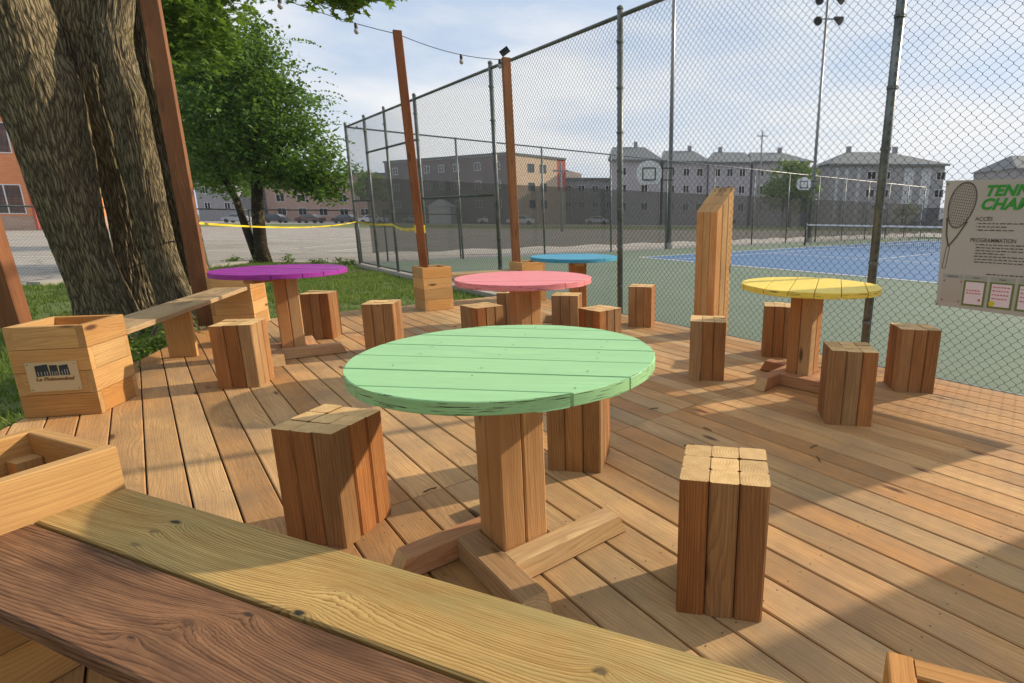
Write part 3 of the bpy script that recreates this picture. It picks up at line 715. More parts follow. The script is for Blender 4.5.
# ------------------------------------------------------------------ tennis net
net=thing('tennis_net','tennis net with white top band across the blue court','net',tuple(UN(-14.4,24.37,-.12)))
O6=-UN(-14.4,24.37,-.12)
for u in (-14.44,-1.65): pipe('post',UN(u,24.37,-.12),UN(u,24.37,.97),.04,net,O6,8,'black')
mb=MB()
L=12.75; n=160
for i in range(n+1): 
    u=-14.42+L*i/n; mb.box((-.004,-.004,0),(.004,.004,.88),Matrix.Translation(UN(u,24.37,-.05)+O6))
for j in range(14):
    z=-.05+.065*j; a=UN(-14.42,24.37,z)+O6; c=UN(-14.42+L,24.37,z)+O6; mb.tube([a,c],.004,4)
mb.build('netting',M['black'],net)
mb=MB(); mb.plank((UN(-14.42+L/2,24.37,.88)+O6),D,(0,0,1),L,.07,.02,.002); mb.build('top_band',M['trim'],net)

# ------------------------------------------------------------------ fence signs
def sign_face():
    return plain('sign_board',(.46,.455,.43),.5,c2=(.42,.415,.39),scale=3)
Ms=sign_face(); Mg=plain('sign_green',(.03,.30,.03),.5); Mt=plain('sign_text',(.09,.08,.075),.6); Mgr=plain('sign_grey',(.33,.36,.33),.5); Mcard=plain('card_white',(.74,.66,.72),.5); Mol=plain('card_green',(.14,.20,.05),.5); Mred=plain('card_red',(.55,.10,.14),.5)
SU=-1.50; SN=4.468
sg=thing('court_sign','grey tennis court notice board with racket drawing wired to the fence','sign',tuple(UN(SU,SN,.56)),TH)
# local frame: x along D, y = N (away), z up from .56 ; face at y=0 looking -y
def LP(u,z,y=0): return (u-SU,y,z-.56)
SW=1.16
mb=MB(); 
v=[(-.035,0,.925),(SW,0,.905),(SW,0,-.02),(.008,0,.01)]
v=[Vector(p) for p in v]; vb=[p+Vector((0,.006,0)) for p in v]
mb.grid_faces(v+vb,[(3,2,1,0),(4,5,6,7),(0,1,5,4),(1,2,6,5),(2,3,7,6),(3,0,4,7)]); mb.build('board',Ms,sg)
# racket : head outline, strings, throat, handle
mb=MB(); cx0,cz0=-1.410-SU,1.308-.56; rx_,rz_=.085,.162; tilt=R(-9)
def rk(t,f=1.): 
    x=rx_*math.sin(t)*f*(1-.12*math.cos(t)); z=-rz_*math.cos(t)*f; c,s=math.cos(tilt),math.sin(tilt); return Vector((cx0+x*c-z*s,-.002,cz0+x*s+z*c))
mb.tube([rk(2*math.pi*i/36) for i in range(37)],.0035,5,cap=False)
c,s=math.cos(tilt),math.sin(tilt)
def loc_(x,z): return Vector((cx0+x*c-z*s,-.0015,cz0+x*s+z*c))
for i in range(-5,6):
    x=i*.0145; hh=rz_*math.sqrt(max(0,1-(x/rx_)**2)); mb.tube([loc_(x,-hh),loc_(x,hh)],.0011,3)
for i in range(-8,9):
    z=i*.019; hw=rx_*math.sqrt(max(0,1-(z/rz_)**2)); mb.tube([loc_(-hw,z),loc_(hw,z)],.0011,3)
th_=loc_(-.005,-.30)
mb.tube([loc_(-.070,-.10),loc_(-.04,-.22),th_],.0055,5); mb.tube([loc_(.068,-.105),loc_(.03,-.22),th_],.0055,5)
for dx in (-.011,.011): mb.tube([th_+Vector((dx,0,0)),th_+Vector((dx-.012,0,-.16))],.0018,4)
mb.tube([th_+Vector((-.024,0,-.16)),th_+Vector((.0,0,-.16))],.0018,4)
mb.build('racket_drawing',Mt,sg)
rx90=(R(90),0,0)
text_mesh('TENNIS',.098,Mg,sg,LP(-1.275,1.372,-.0012),rx90,'heading',shear=.28,offset=.0045,space=1.04,sx=.98)
text_mesh('CHAMP',.104,Mg,sg,LP(-1.292,1.280,-.0012),rx90,'heading',shear=.28,offset=.0045,space=1.04,sx=.98)
text_mesh('ACCÈS',.036,Mt,sg,LP(-1.31,1.202,-.0012),rx90,'subheading',offset=.0003)
text_mesh('PROGRAMMATION',.040,Mt,sg,LP(-1.322,1.052,-.0012),rx90,'subheading',offset=.0003,sx=.82)
mb=MB()
def tl(u,z,w,h=.008):
    # a row of small print: words as short dashes
    x=u
    while x<u+w:
        ww=random.uniform(.012,.035); 
        if x+ww>u+w: break
        q=random.uniform(.7,1)*h; mb.box((x-SU,-.0014,z-.56),(x+ww-SU,-.0004,z-.56+q)); x+=ww+.007
random.seed(3)
for i,w_ in enumerate((.62,.20,.22)): tl(-1.283,1.178-.023*i,w_); mb.box((-1.296-SU,-.0014,1.180-.023*i-.56),(-1.291-SU,-.0004,1.185-.023*i-.56))
for i,w_ in enumerate((.60,.75,.70,.20,.72,.74,.60)): tl(-1.285+(.0 if i in (0,4) else .006),1.030-.0205*i,w_)
tl(-1.19,.855-.03,.6)
mb.build('small_print',Mt,sg)['kind']='stuff'
# row of cards
cards=[(-1.470,.15),(-1.322,.158),(-1.156,.162),(-.986,.162),(-.816,.162),(-.646,.162)]
for i,(u_,w_) in enumerate(cards):
    mb=MB(); mb.box((u_-SU,-.0012,.782-.56),(u_+w_-.012-SU,-.0004,.812-.56)); mb.build('card_header',Mgr,sg)
    text_mesh(['DIMANCHE','LUNDI','MARDI','MERCREDI','JEUDI','VENDREDI'][i],.014,Mt,sg,LP(u_+w_/2-.006,.791,-.0018),rx90,'day_name',align='CENTER')
    if i==0:
        mb=MB()
        for a_ in (.008,.122):
            for b_ in (.61,.755): mb.box((u_+a_-SU,-.0016,b_-.56),(u_+a_+.012-SU,-.0004,b_+.012-.56))
        mb.build('card_pin',plain('pin_red',(.4,.12,.1),.6),sg); 
        mb=MB(); mb.box((u_+.002-SU,-.0010,.60-.56),(u_+.137-SU,-.0003,.775-.56)); mb.build('card_pocket',plain('pocket_grey',(.42,.40,.36),.5),sg); continue
    mb=MB(); mb.box((u_-SU,-.0018,.590-.56),(u_+w_-.012-SU,-.0004,.776-.56)); fr=mb.build('card_frame',Mol,sg)
    mb=MB(); mb.box((u_+.014-SU,-.0026,.604-.56),(u_+w_-.026-SU,-.0019,.764-.56)); mb.build('card',Mcard,fr)
    mb=MB(); random.seed(i+40)
    rows=((.70,.68) if i==1 else (.738,.712,.684,.656))
    for z_ in rows:
        x=u_+.022
        while x<u_+w_-.045:
            ww=random.uniform(.008,.02); mb.box((x-SU,-.0032,z_-.56),(x+ww-SU,-.0027,z_+.008-.56)); x+=ww+.005
    mb.build('card_text',Mred,fr)
    if i==2:
        mb=MB(); mb.tube([(u_+.028-SU,-.0038,.624-.56),(u_+.028-SU,-.0027,.624-.56)],.019,16); mb.build('sticker',plain('sticker_yellow',(.62,.55,.03),.5),fr)
    if i==1:
        mb=MB(); mb.tube([(u_+.112-SU,-.0038,.638-.56),(u_+.112-SU,-.0027,.638-.56)],.009,8); mb.build('sticker',Mred,fr)
mb=MB(); 
for p in ((.012,.0,.018),(-.02,0,.90)): mb.tube([(p[0],-.006,p[2]),(p[0],.02,p[2])],.008,8)
mb.build('fixing',M['galv'],sg)
# unseen blank board added further along the fence to shade the deck
shade_board=thing('court_sign','unseen blank board added on the fence beyond the right picture edge to shade the deck','sign',tuple(UN(.22,SN,.5)),TH)
mb=MB(); mb.box((0,0,0),(1.5,.006,1.3)); mb.build('board',Ms,shade_board)

# ------------------------------------------------------------------ light poles and basketball boards
def lpole(x,y,h,label,heads=True):
    t=thing('light_pole',label,'light pole',(x,y,-.12),0,'tall court light poles')
    mb=MB(); mb.tube([(0,0,0),(0,0,h)],[.10,.06],12); mb.build('pole',M['galv'],t,smooth=True)
    mb=MB(); mb.tube([(0,0,0),(0,0,.25)],.2,12); mb.build('base',M['concrete'],t)
    for z in (h-.05,h-1.0):
        mb=MB(); mb.tube([(-.5,0,z),(.75,0,z)],.035,6); arm=mb.build('cross_arm',M['galv'],t)
        for x_ in (-.40,.55):
            mb=MB(); d=Vector((.55*(1 if x_>0 else -.6),-.5,-.45)).normalized(); c=Vector((x_,-.1,z-.05)); mb.tube([c-d*.22,c-d*.08,c+d*.18,c+d*.22],[.07,.12,.21,.22],12); mb.build('lamp_head',M['black'],arm,smooth=False)
        mb=MB(); 
    return t
lpole(1.45,23.6,14.2,'thick light pole carrying a basketball board, its top above the picture')
lpole(9.75,30.9,12.3,'slender light pole with cluster of floodlights at its top')
def hoop(x,y,z,label,k=1.,arm=.75):
    t=thing('basketball_board',label,'basketball board',(x,y,z),-.15,'white fan shaped basketball boards')
    mb=MB(); pts=[]
    for i in range(17):
        a=math.pi*i/16; pts.append((.52*k*math.cos(a),.12*k+.42*k*math.sin(a)))
    pts=[(.52*k,-.10*k)]+pts+[(-.52*k,-.10*k),(-.36*k,-.38*k),(.36*k,-.38*k)]
    v=[(p[0],0,p[1]) for p in pts]+[(p[0],.03,p[1]) for p in pts]; m=len(pts)
    mb.grid_faces(v,[tuple(range(m)),tuple(range(2*m-1,m-1,-1))]+[(i,m+i,m+(i+1)%m,(i+1)%m) for i in range(m)]); mb.build('backboard',M['white'],t)
    mb=MB(); q=.26*k
    for a,b_ in (((-q,-.22*k),(q,-.22*k)),((q,-.22*k),(q,.25*k)),((q,.25*k),(-q,.25*k)),((-q,.25*k),(-q,-.22*k))): mb.tube([(a[0],-.015,a[1]),(b_[0],-.015,b_[1])],.022*k,6)
    mb.build('target_frame',M['black'],t)
    mb=MB(); mb.tube([(.23*math.cos(i*math.pi/8),-.30+.23*math.sin(i*math.pi/8),-.24*k) for i in range(17)],.012,5,cap=False); mb.build('rim',M['black'],t)
    if arm:
        mb=MB()
        for z_ in (-.22*k,.25*k): mb.tube([(q,.05,z_),(q+arm,.15,z_)],.025,6)
        mb.build('arm',M['black'],t)
    return t
hoop(.55,23.3,2.92,'white basketball board on black arms at the thick light pole',1.,.75)
hoop(9.05,30.3,2.95,'small looking white basketball board in front of the round green tree',.72,.5)
def upole(x,y,h,label,cross=True):
    t=thing('utility_pole',label,'utility pole',(x,y,-.19),0,'thin poles beyond the court')
    mb=MB(); mb.tube([(0,0,0),(0,0,h)],[.14,.10],8); mb.build('pole',M['galv'],t)
    mb=MB(); mb.box((-.7,-.06,h-.8),(.7,.06,h-.66)); mb.build('crossarm',M['galv'],t)
    return t
upole(17.6,80,13.2,'thin utility pole in front of the grey row of houses')
upole(-6.9,52,6.2,'short thin pole beyond the court left of the grey houses')
upole(57.5,90,9.7,'leaning looking thin pole right of the large grey house')

# ------------------------------------------------------------------ buildings
def window(parent,x,z,w,h,y=-.03,mull=1,frame='trim'):
    mb=MB(); f=.07; 
    mb.box((x-w/2,y,z-h/2),(x+w/2,y+.06,z-h/2+f)); mb.box((x-w/2,y,z+h/2-f),(x+w/2,y+.06,z+h/2)); mb.box((x-w/2,y+.001,z-h/2+f),(x-w/2+f,y+.06,z+h/2-f)); mb.box((x+w/2-f,y+.001,z-h/2+f),(x+w/2,y+.06,z+h/2-f))
    for i in range(mull):
        xm=x-w/2+w*(i+1)/(mull+1); mb.box((xm-.04,y+.002,z-h/2+f),(xm+.04,y+.06,z+h/2-f))
    fr=mb.build('window',M[frame],parent)
    mb=MB(); mb.box((x-w/2+f,y+.03,z-h/2+f),(x+w/2-f,y+.05,z+h/2-f)); mb.build('pane',M['glass'],fr)
    return fr
# orange school: corner at (-48.3,45), facade running left
sch=thing('school_building','orange brick school building with white framed windows at the left edge','building',(-48.3,45,-.19),R(14))
mb=MB(); mb.box((-30,0,1.15),(0,12,9.85)); mb.box((-30,.02,0),(-.02,11.9,1.15),mi=1); mb.build('wall',[M['brick_orange'],M['brick_pale']],sch)
mb=MB(); mb.box((-30,-.15,9.85),(.15,12,10.2)); mb.build('parapet',M['trim'],sch)
mb=MB(); mb.tube([(-.2,-.15,.1),(-.2,-.15,9.8)],.12,8); mb.build('drainpipe',plain('red_pipe',(.35,.06,.04),.6),sch)
for fl in (2.45,7.1):
    for i in range(6): window(sch,-2.5-i*4.6,fl,3.4,2.3,mull=2)
# brown/tan building
bb=thing('apartment_building','long dark brown block with a sunlit tan end wall and red strip','building',(-21.0,93.4,-.19),0)
def wallquad(mb,a,b,z0,z1,mi=0,t=.3):
    a=Vector(a+(0,));b=Vector(b+(0,)); d=(b-a).normalized(); s=Vector((-d.y,d.x,0))*t
    v=[q+Vector((0,0,z)) for z in (z0,z1) for q in (a,b,b+s,a+s)]
    mb.grid_faces(v,[(3,2,1,0),(4,5,6,7),(0,1,5,4),(1,2,6,5),(2,3,7,6),(3,0,4,7)],mi=mi)
A_=(-28.0,17.0); B_=(0,0); C_=(8.2,9.0)
def prism(mb,pts,z0,z1,mi=0):
    m=len(pts); v=[(p[0],p[1],z0) for p in pts]+[(p[0],p[1],z1) for p in pts]
    mb.grid_faces(v,[tuple(range(m-1,-1,-1)),tuple(range(m,2*m))]+[(i,(i+1)%m,m+(i+1)%m,m+i) for i in range(m)],mi=mi)
mb=MB(); prism(mb,[A_,B_,(8.2,40),(-28,40)],0,11.2); mb.build('wall',M['brick_brown'],bb)
mb=MB(); prism(mb,[(.01,-.01),(6.98,7.65),(6.7,8.3),(-.05,.5)],0,11.25); prism(mb,[(7.0,7.67),(8.22,9.02),(8.0,9.4),(6.8,8.0)],0,5.79); mb.build('end_wall',M['brick_tan'],bb)
mb=MB(); prism(mb,[(7.0,7.67),(8.3,9.1),(8.1,9.5),(6.8,8.0)],5.8,11.3); mb.build('red_strip',M['red_panel'],bb)
mb=MB(); prism(mb,[(-28.2,16.9),(0,-.2),(8.4,8.9),(8.4,9.2),(0,.3),(-28,17.3)],11.25,11.6); mb.build('parapet',M['roof'],bb)
# windows on the two faces
def face_window(parent,a,b,s,z,w,h,frame='trim'):
    a=Vector(a+(0,));b=Vector(b+(0,)); d=(b-a).normalized(); L=(b-a).length; nrm=Vector((d.y,-d.x,0)); p=a+d*(s*L)+nrm*.04
    ang=math.atan2(d.y,d.x); fr=window(parent,0,0,w,h,mull=1,frame=frame); fr.location=p+Vector((0,0,z)); fr.rotation_euler.z=ang; return fr
for s in (.10,.25,.38,.5,.62,.78,.92):
    for z in (9.6,6.6,3.4): face_window(bb,A_,B_,s,z,1.5,1.3)
for s in (.5,.78):
    for z in (9.4,6.3,3.4): face_window(bb,(.01,-.01),(6.2,6.8),s,z,1.3,1.4,'roof')
# far low terrace
t=thing('terrace_building','low dark far terrace between the brown block and the grey houses','building',(-9,108,-.19),0)
mb=MB(); mb.box((-5.5,0,0),(5.5,12,8.2)); mb.build('wall',M['brick_dark'],t)
mb=MB(); mb.box((-5.7,-.3,8.2),(5.7,12,8.6)); mb.build('roof',M['roof'],t)
for i in range(4):
    for z in (6.6,3.6): window(t,-4+i*2.6,z,1.2,1.3)
def house(x0,x1,y,ze,zr,label,mat,depth=12,hipl=3,hipr=3,wins=(),group=None,base=-.19,chim=(),rotz=0):
    cx_=(x0+x1)/2; w=(x1-x0)/2
    t=thing('hip_roof_house',label,'house',(cx_,y,base),rotz,group)
    mb=MB(); mb.box((-w,0,0),(w,depth,ze-base)); mb.build('wall',M[mat],t)
    mb=MB(); e=.5; z0=ze-base; z1=zr-base; d2=depth/2
    v=[(-w-e,-e,z0),(w+e,-e,z0),(w+e,depth+e,z0),(-w-e,depth+e,z0),(-w-e+hipl,d2,z1),(w+e-hipr,d2,z1)]
    mb.grid_faces([Vector(p) for p in v],[(0,1,5,4),(1,2,5),(2,3,4,5),(3,0,4),(3,2,1,0)]); 
    mb.box((-w-e,-e-.02,z0-.28),(w+e,-e+.1,z0-.01)); rf_=mb.build('roof',M['roof'],t)
    for cxx in chim:
        mb=MB(); mb.box((cxx-.35,d2-.35,z1-.3),(cxx+.35,d2+.35,z1+.9)); mb.build('chimney',M['brick_dark'],rf_)
    for (xx,zz,ww,hh) in wins: window(t,xx,zz,ww,hh)
    return t
HG='grey brick houses beyond the court'
def grid(xs,zs,w,h): return [(x,z,w,h) for x in xs for z in zs]
house(-4.4,4.3,100,11.0,13.8,'grey house at the left end of the row, behind the nearer basketball board','brick_grey',hipl=.6,hipr=3.2,wins=grid((-2.2,1.6),(9.2,6.3,3.2),1.2,1.4),group=HG,chim=(0,))
house(4.9,12.8,101,10.9,13.3,'grey house second from the left in the row, behind the thick light pole','brick_grey',hipl=.8,hipr=2.4,wins=grid((-2.4,.2,2.6),(9.2,6.3,3.2),1.1,1.4),group=HG,chim=(1.2,))
house(13.0,20.3,100,10.7,13.0,'grey house in the middle of the row, just left of the thin utility pole','brick_grey',hipl=2.0,hipr=.6,wins=grid((-2.2,0,2.2),(9.1,6.2,3.2),1.1,1.4),group=HG,chim=(-1,))
house(20.9,31,101,11.0,13.1,'grey house behind the round green tree, at the right end of the row','brick_grey',hipl=1,hipr=4.0,wins=grid((-3.6,-1.2,1.6,3.8),(9.3,6.3,3.2),1.1,1.4),group=HG,chim=(1,))
h5=house(31.6,50.2,92,9.8,12.4,'largest grey house with a wide hip roof, behind the thick right fence post','brick_dark',depth=14,hipl=5.5,hipr=7,wins=grid((-2.5,-.2,8.8),(8.2,5.4),1.5,1.3)+grid((3.6,6.4),(8.0,6.9,5.6,4.3),1.3,1.0),group=HG,chim=(-4,4))
for x_,w_,y_ in ((-8.1,.25,-.08),(-6.6,.25,-.08),(-4.6,.25,-.08),(3.6,.8,-.02),(6.4,.8,-.02)):
    mb=MB(); mb.box((x_-w_,y_,1),(x_+w_,-.005,9.3)); mb.build('pale_strip',M['pale'],h5)
house(64,80,95,9.6,12.2,'grey house cut by the right picture edge above the notice board','brick_dark',hipl=3,hipr=3,group=HG)
# buildings behind the left tree
t=thing('apartment_building','pinkish brick apartment block seen beneath the smaller tree','building',(-52,118,-.19),0)
mb=MB(); mb.box((-26,0,0),(14,14,9.5)); mb.build('wall',M['brick_pink'],t)
mb=MB(); mb.box((-26.3,-.3,9.5),(14.3,14,10.)); mb.build('roof',M['roof'],t)
for i in range(9):
    for z in (7.6,4.8,2.0): window(t,-23+i*4.4,z,1.8,1.5)
house(-88,-80,112,8.2,12.6,'dark gabled house far behind the thick stained post','brick_dark',hipl=3.4,hipr=3.4,wins=grid((-2,2),(6,3),1.2,1.4))
# white shed
t=thing('garden_shed','small pale shed with a pointed roof seen through the windscreen','shed',(-33.8,96,-.19),0)
mb=MB(); mb.box((-1.9,0,0),(1.9,3,2.9)); mb.build('wall',M['white'],t)
mb=MB(); v=[(-2.1,-.2,2.9),(2.1,-.2,2.9),(0,-.2,4.1),(-2.1,3.2,2.9),(2.1,3.2,2.9),(0,3.2,4.1)]; mb.grid_faces([Vector(p) for p in v],[(0,1,2),(5,4,3),(0,2,5,3),(1,4,5,2),(0,3,4,1)]); mb.build('roof',M['trim'],t)
mb=MB(); mb.box((-.6,-.04,.05),(.6,-.005,2.1)); mb.build('door',M['trim'],t)

# ------------------------------------------------------------------ cars
def car_mesh(paint):
    t=bpy.data.objects.new('parked_car',None); COL.objects.link(t)
    prof=[(-2.15,.35),(-2.2,.75),(-1.95,.88),(-1.35,.95),(-.75,1.42),(.75,1.46),(1.45,1.02),(2.1,.92),(2.2,.6),(2.15,.35)]
    mb=MB(); m=len(prof); W=[.86 if z<1 else .66 for x,z in prof]
    v=[Vector((x,-w,z)) for (x,z),w in zip(prof,W)]+[Vector((x,w,z)) for (x,z),w in zip(prof,W)]
    mb.grid_faces(v,[tuple(range(m)),tuple(range(2*m-1,m-1,-1))]+[(i,m+i,m+(i+1)%m,(i+1)%m) for i in range(m)]); mb.build('body',paint,t)
    mb=MB()
    for sgn in (-1,1):
        mb.face([(-1.15,sgn*.84,1.0),(1.15,sgn*.84,1.0),(.65,sgn*.70,1.38),(-.68,sgn*.70,1.36)])
    mb.face([(-1.28,-.7,1.02),(-1.28,.7,1.02),(-.80,.6,1.40),(-.80,-.6,1.40)]); mb.face([(1.38,.7,1.08),(1.38,-.7,1.08),(.82,-.6,1.44),(.82,.6,1.44)])
    mb.build('window',M['glass'],t)
    for x in (-1.35,1.35):
        for s_ in (-1,1):
            mb=MB(); mb.tube([(x,s_*.74,.33),(x,s_*.90,.33)],.33,12); mb.build('wheel',M['black'],t)
    return t
paints={'white':plain('white_car_paint',(.75,.76,.78),.3,0,.6),'silver':plain('silver_car_paint',(.38,.40,.43),.3,.3,.6),'dark':plain('dark_car_paint',(.04,.045,.06),.25,0,.6),'red':plain('red_car_paint',(.10,.045,.045),.3,0,.6)}
protos={k:car_mesh(v) for k,v in paints.items()}; used=set()
CG='cars parked beyond the lots'
cars=[('silver',-66,92,'silver car far left of the row beneath the trees, next to the thick post'),('dark',-60,92,'dark car second in the far row seen beneath the smaller tree'),('red',-54,92,'dark maroon car in the far row just right of the small tree trunk'),
('dark',-48.5,93,'dark car in the far row between the maroon car and the white one'),('white',-43.5,92,'white car beneath the right edge of the smaller tree crown'),
('silver',-39.8,101,'silver car left of the pale shed, seen through the tall fence'),('white',-25.2,97,'white car seen between the two right hand stained posts'),('dark',-28.2,101,'dark car right of the pale shed'),
('white',-18.6,90,'white car right of the stained post by the fence, in front of the tan wall'),('white',-7.2,104,'white car before the far terrace, left of the plain fence post'),
('dark',14.5,93,'dark car in front of the grey row of houses behind the slanted column'),('dark',40,84,'dark car before the largest grey house, left part'),('silver',47.5,84,'silver car before the largest grey house, right part')]
for c_,x,y,lab in cars:
    p=protos[c_]; loc=(x,y,-.18); rz=random.uniform(-.12,.12)
    if c_ not in used:
        used.add(c_); p.location=loc; p.rotation_euler.z=rz; tag(p,lab,'car',CG)
    else: dup(p,loc,rz,lab,group=CG)

# ------------------------------------------------------------------ foliage
def leaf_cloud(mb,blobs,n,size,seed,flat=.6,shell=.6,lobed=False,sz_var=.4,ctint=0):
    rnd=random.Random(seed); tot=sum(b[1]**2 for b in blobs)
    for (c,r,*sq) in blobs:
        sqz=sq[0] if sq else .8; k=int(n*r*r/tot); c=Vector(c)
        # clump centres inside blob
        cl=[]
        for _ in range(max(3,int(k/45))):
            d=Vector((rnd.gauss(0,1),rnd.gauss(0,1),rnd.gauss(0,1))).normalized(); rr=r*(shell+(1-shell)*rnd.random()) if rnd.random()<.75 else r*rnd.random()
            cl.append((c+Vector((d.x,d.y,d.z*sqz))*rr,rnd.uniform(.10,.24)*r+.05,rnd.random()))
        for i in range(k):
            q,cr,ct=cl[rnd.randrange(len(cl))]
            p=q+Vector((rnd.gauss(0,cr),rnd.gauss(0,cr),rnd.gauss(0,cr*.6)))
            nrm=Vector((rnd.gauss(0,flat),rnd.gauss(0,flat),1)).normalized(); a=rnd.uniform(0,6.283)
            x=nrm.orthogonal().normalized(); y=nrm.cross(x); x,y=x*math.cos(a)+y*math.sin(a),y*math.cos(a)-x*math.sin(a)
            s=size*rnd.uniform(1-sz_var,1+sz_var); t=min(1,max(0,ct*.6+rnd.random()*.4)); col=(t,0,0)
            if lobed:
                pts=[]
                for j,(rr,ang) in enumerate(((.10,-90),(.52,-55),(.30,-35),(.62,-5),(.33,22),(.62,50),(.36,68),(.75,90),(.36,112),(.62,130),(.33,158),(.62,185),(.30,215),(.52,235))):
                    an=R(ang); pts.append(p+x*(rr*s*math.cos(an))+y*(rr*s*math.sin(an))+nrm*(.12*s*abs(math.cos(an))))
                mb.face(pts,col=col)
            else:
                mb.face([p-y*s*.6,p+x*s*.32+nrm*s*.08,p+y*s*.6,p-x*s*.32+nrm*s*.08],col=col)
# big multi stem tree
bt=thing('maple_tree','huge multi stemmed maple with furrowed bark behind the left bench','tree',(-6.0,6.5,-.19))
OT=-Vector((-6.0,6.5,-.19))
def stem(pts,seed,na=160,ds=.026,lump=.03,bulges=()):
    # pts (x,y,z,r) ; smooth interpolation, ridged bark
    P=[Vector(p[:3]) for p in pts]; Rr=[p[3] for p in pts]
    L=[0]
    for a,b_ in zip(P[:-1],P[1:]): L.append(L[-1]+(b_-a).length)
    ns=int(L[-1]/ds); V=[];F=[];U=[]
    def cr(a,b_,c,d,t): return .5*((2*b_)+(c-a)*t+(2*a-5*b_+4*c-d)*t*t+(3*b_-a-3*c+d)*t*t*t)
    rows=[]
    for i in range(ns+1):
        s=L[-1]*i/ns; k=0
        while k<len(L)-2 and s>L[k+1]: k+=1
        t=(s-L[k])/(L[k+1]-L[k]); g=lambda A,j:A[max(0,min(len(A)-1,j))]
        c=cr(g(P,k-1),g(P,k),g(P,k+1),g(P,k+2),t); r=cr(g(Rr,k-1),g(Rr,k),g(Rr,k+1),g(Rr,k+2),t)
        for j in range(na):
            th=2*math.pi*j/na; dx,dy=math.cos(th),math.sin(th)
            big=noise.noise(Vector((dx*1.3+seed,dy*1.3,s*.9)))*lump*2
            w=.5*noise.noise(Vector((dx*3+seed*3,dy*3,s*1.6)))
            rid=abs(noise.noise(Vector((dx*9+w*1.1+seed,dy*9+w,s*2.6))))
            rid2=abs(noise.noise(Vector((dx*19+seed,dy*19,s*7))))
            disp=big*r*1.6+.020*min(1,rid*3.2)+.010*rid2
            for (bs,bth,bh,bwid) in bulges:
                dth=abs((th-bth+math.pi)%(2*math.pi)-math.pi); disp+=bh*math.exp(-((s-bs)/bwid)**2-(dth/.7)**2)
            fl=max(0,.5-(c.z+.2))**2*.6*max(0,math.sin(th*4+seed*2))
            disp+=fl
            V.append(Vector((c.x+dx*(r*.93-.03+disp),c.y+dy*(r*.93-.03+disp),c.z)))
    for i in range(ns):
        for j in range(na):
            j2=(j+1)%na; F.append((i*na+j,i*na+j2,(i+1)*na+j2,(i+1)*na+j))
            rad=.3; ua=2*math.pi*rad*j/na; ub=2*math.pi*rad*(j+1)/na; va=L[-1]*i/ns; vb=L[-1]*(i+1)/ns
            U.append([(ua,va),(ub,va),(ub,vb),(ua,vb)])
    mb=MB(); mb.grid_faces(V,F,U); return mb.build('trunk',M['bark'],bt,loc=OT,smooth=True)
stem([(-6.12,6.2,-.3,.34),(-6.16,6.2,.12,.30),(-6.25,6.2,.73,.275),(-6.33,6.2,1.89,.345),(-6.42,6.2,2.9,.37),(-6.47,6.2,3.4,.37),(-6.9,6.5,4.8,.26),(-7.5,6.8,6.5,.15)],1.3,bulges=((2.75,.0,.05,.2),))
stem([(-6.02,6.7,-.3,.30),(-6.12,6.72,.08,.27),(-6.20,6.78,.72,.225),(-6.21,6.80,1.91,.25),(-6.20,6.75,2.94,.35),(-6.14,6.7,3.45,.39),(-5.8,6.6,4.8,.28),(-5.6,6.8,6.8,.14)],4.7)
stem([(-5.38,6.4,-.3,.34),(-5.46,6.4,.10,.22),(-5.56,6.4,.72,.182),(-5.60,6.4,1.7,.195),(-5.60,6.4,2.45,.185),(-5.72,6.5,3.0,.18),(-5.8,6.7,3.5,.2),(-5.5,6.9,5.0,.15)],8.1,bulges=((2.75,-.4,.045,.15),))
stem([(-5.58,7.0,-.3,.27),(-5.66,7.0,.30,.18),(-5.70,7.0,1.2,.155),(-5.74,7.0,1.95,.13),(-5.72,7.0,3.62,.12),(-5.3,7.3,5.2,.12)],11.9,na=110)
# limbs overhead
mb=MB()
mb.tube([(-5.8,6.6,4.3),(-4.6,6.2,5.0),(-3.2,5.6,4.9),(-2.4,5.2,4.2)],[.12,.09,.05,.015],8)
mb.tube([(-5.6,6.9,4.2),(-5.9,8.4,5.3),(-6.4,9.8,5.6)],[.13,.09,.03],8); mb.tube([(-6.6,6.3,4.2),(-8.0,7.5,5.4),(-9.0,8.6,5.6)],[.13,.09,.03],8)
mb.tube([(-2.9,5.4,4.7),(-2.6,5.2,3.6),(-2.45,5.05,3.12)],[.02,.012,.005],5)
mb.build('limb',M['bark'],bt,loc=OT,smooth=True)
mb=MB()
leaf_cloud(mb,[((-7.0,9.0,4.5),.62),((-7.3,9.4,4.1),.85),((-6.9,9.7,5.2),.9),((-7.9,10,5.4),1.2)],9000,.12,5,lobed=True)
leaf_cloud(mb,[((-7.5,6.5,6.6),1.9),((-5.6,6.8,7.0),1.9),((-9,7,6.4),1.6),((-8.5,3.5,5.6),1.9),((-7.5,-.5,5.2),2.1),((-5.6,-3.2,4.6),2.1),((-3.6,-4.6,4.2),2.2),((-1.4,-5.2,4.0),2.2),((.8,-5.6,4.0),2.1),((-6.5,-4.6,2.8),1.8),((-4.4,-5.8,2.2),1.9),((-2,-6.4,2.1),2.0),((.4,-6.8,2.2),2.0),((2.4,-6.8,2.6),1.8)],26000,.23,6,flat=.7,shell=.3)  # upper crown, then unseen foliage added behind the camera to block sky light
leaf_cloud(mb,[((-2.72,5.06,3.00),.13,.4),((-2.40,5.02,2.97),.17,.4),((-2.14,5.0,3.0),.12,.4),((-2.5,5.1,3.3),.3,.6),((-2.42,5.0,2.93),.10,.4)],420,.085,7,lobed=True,shell=.2)
mb.build('crown',M['leaf_bright'],bt,loc=OT)  # one mesh: maple leaves together with the added sky-blocking foliage
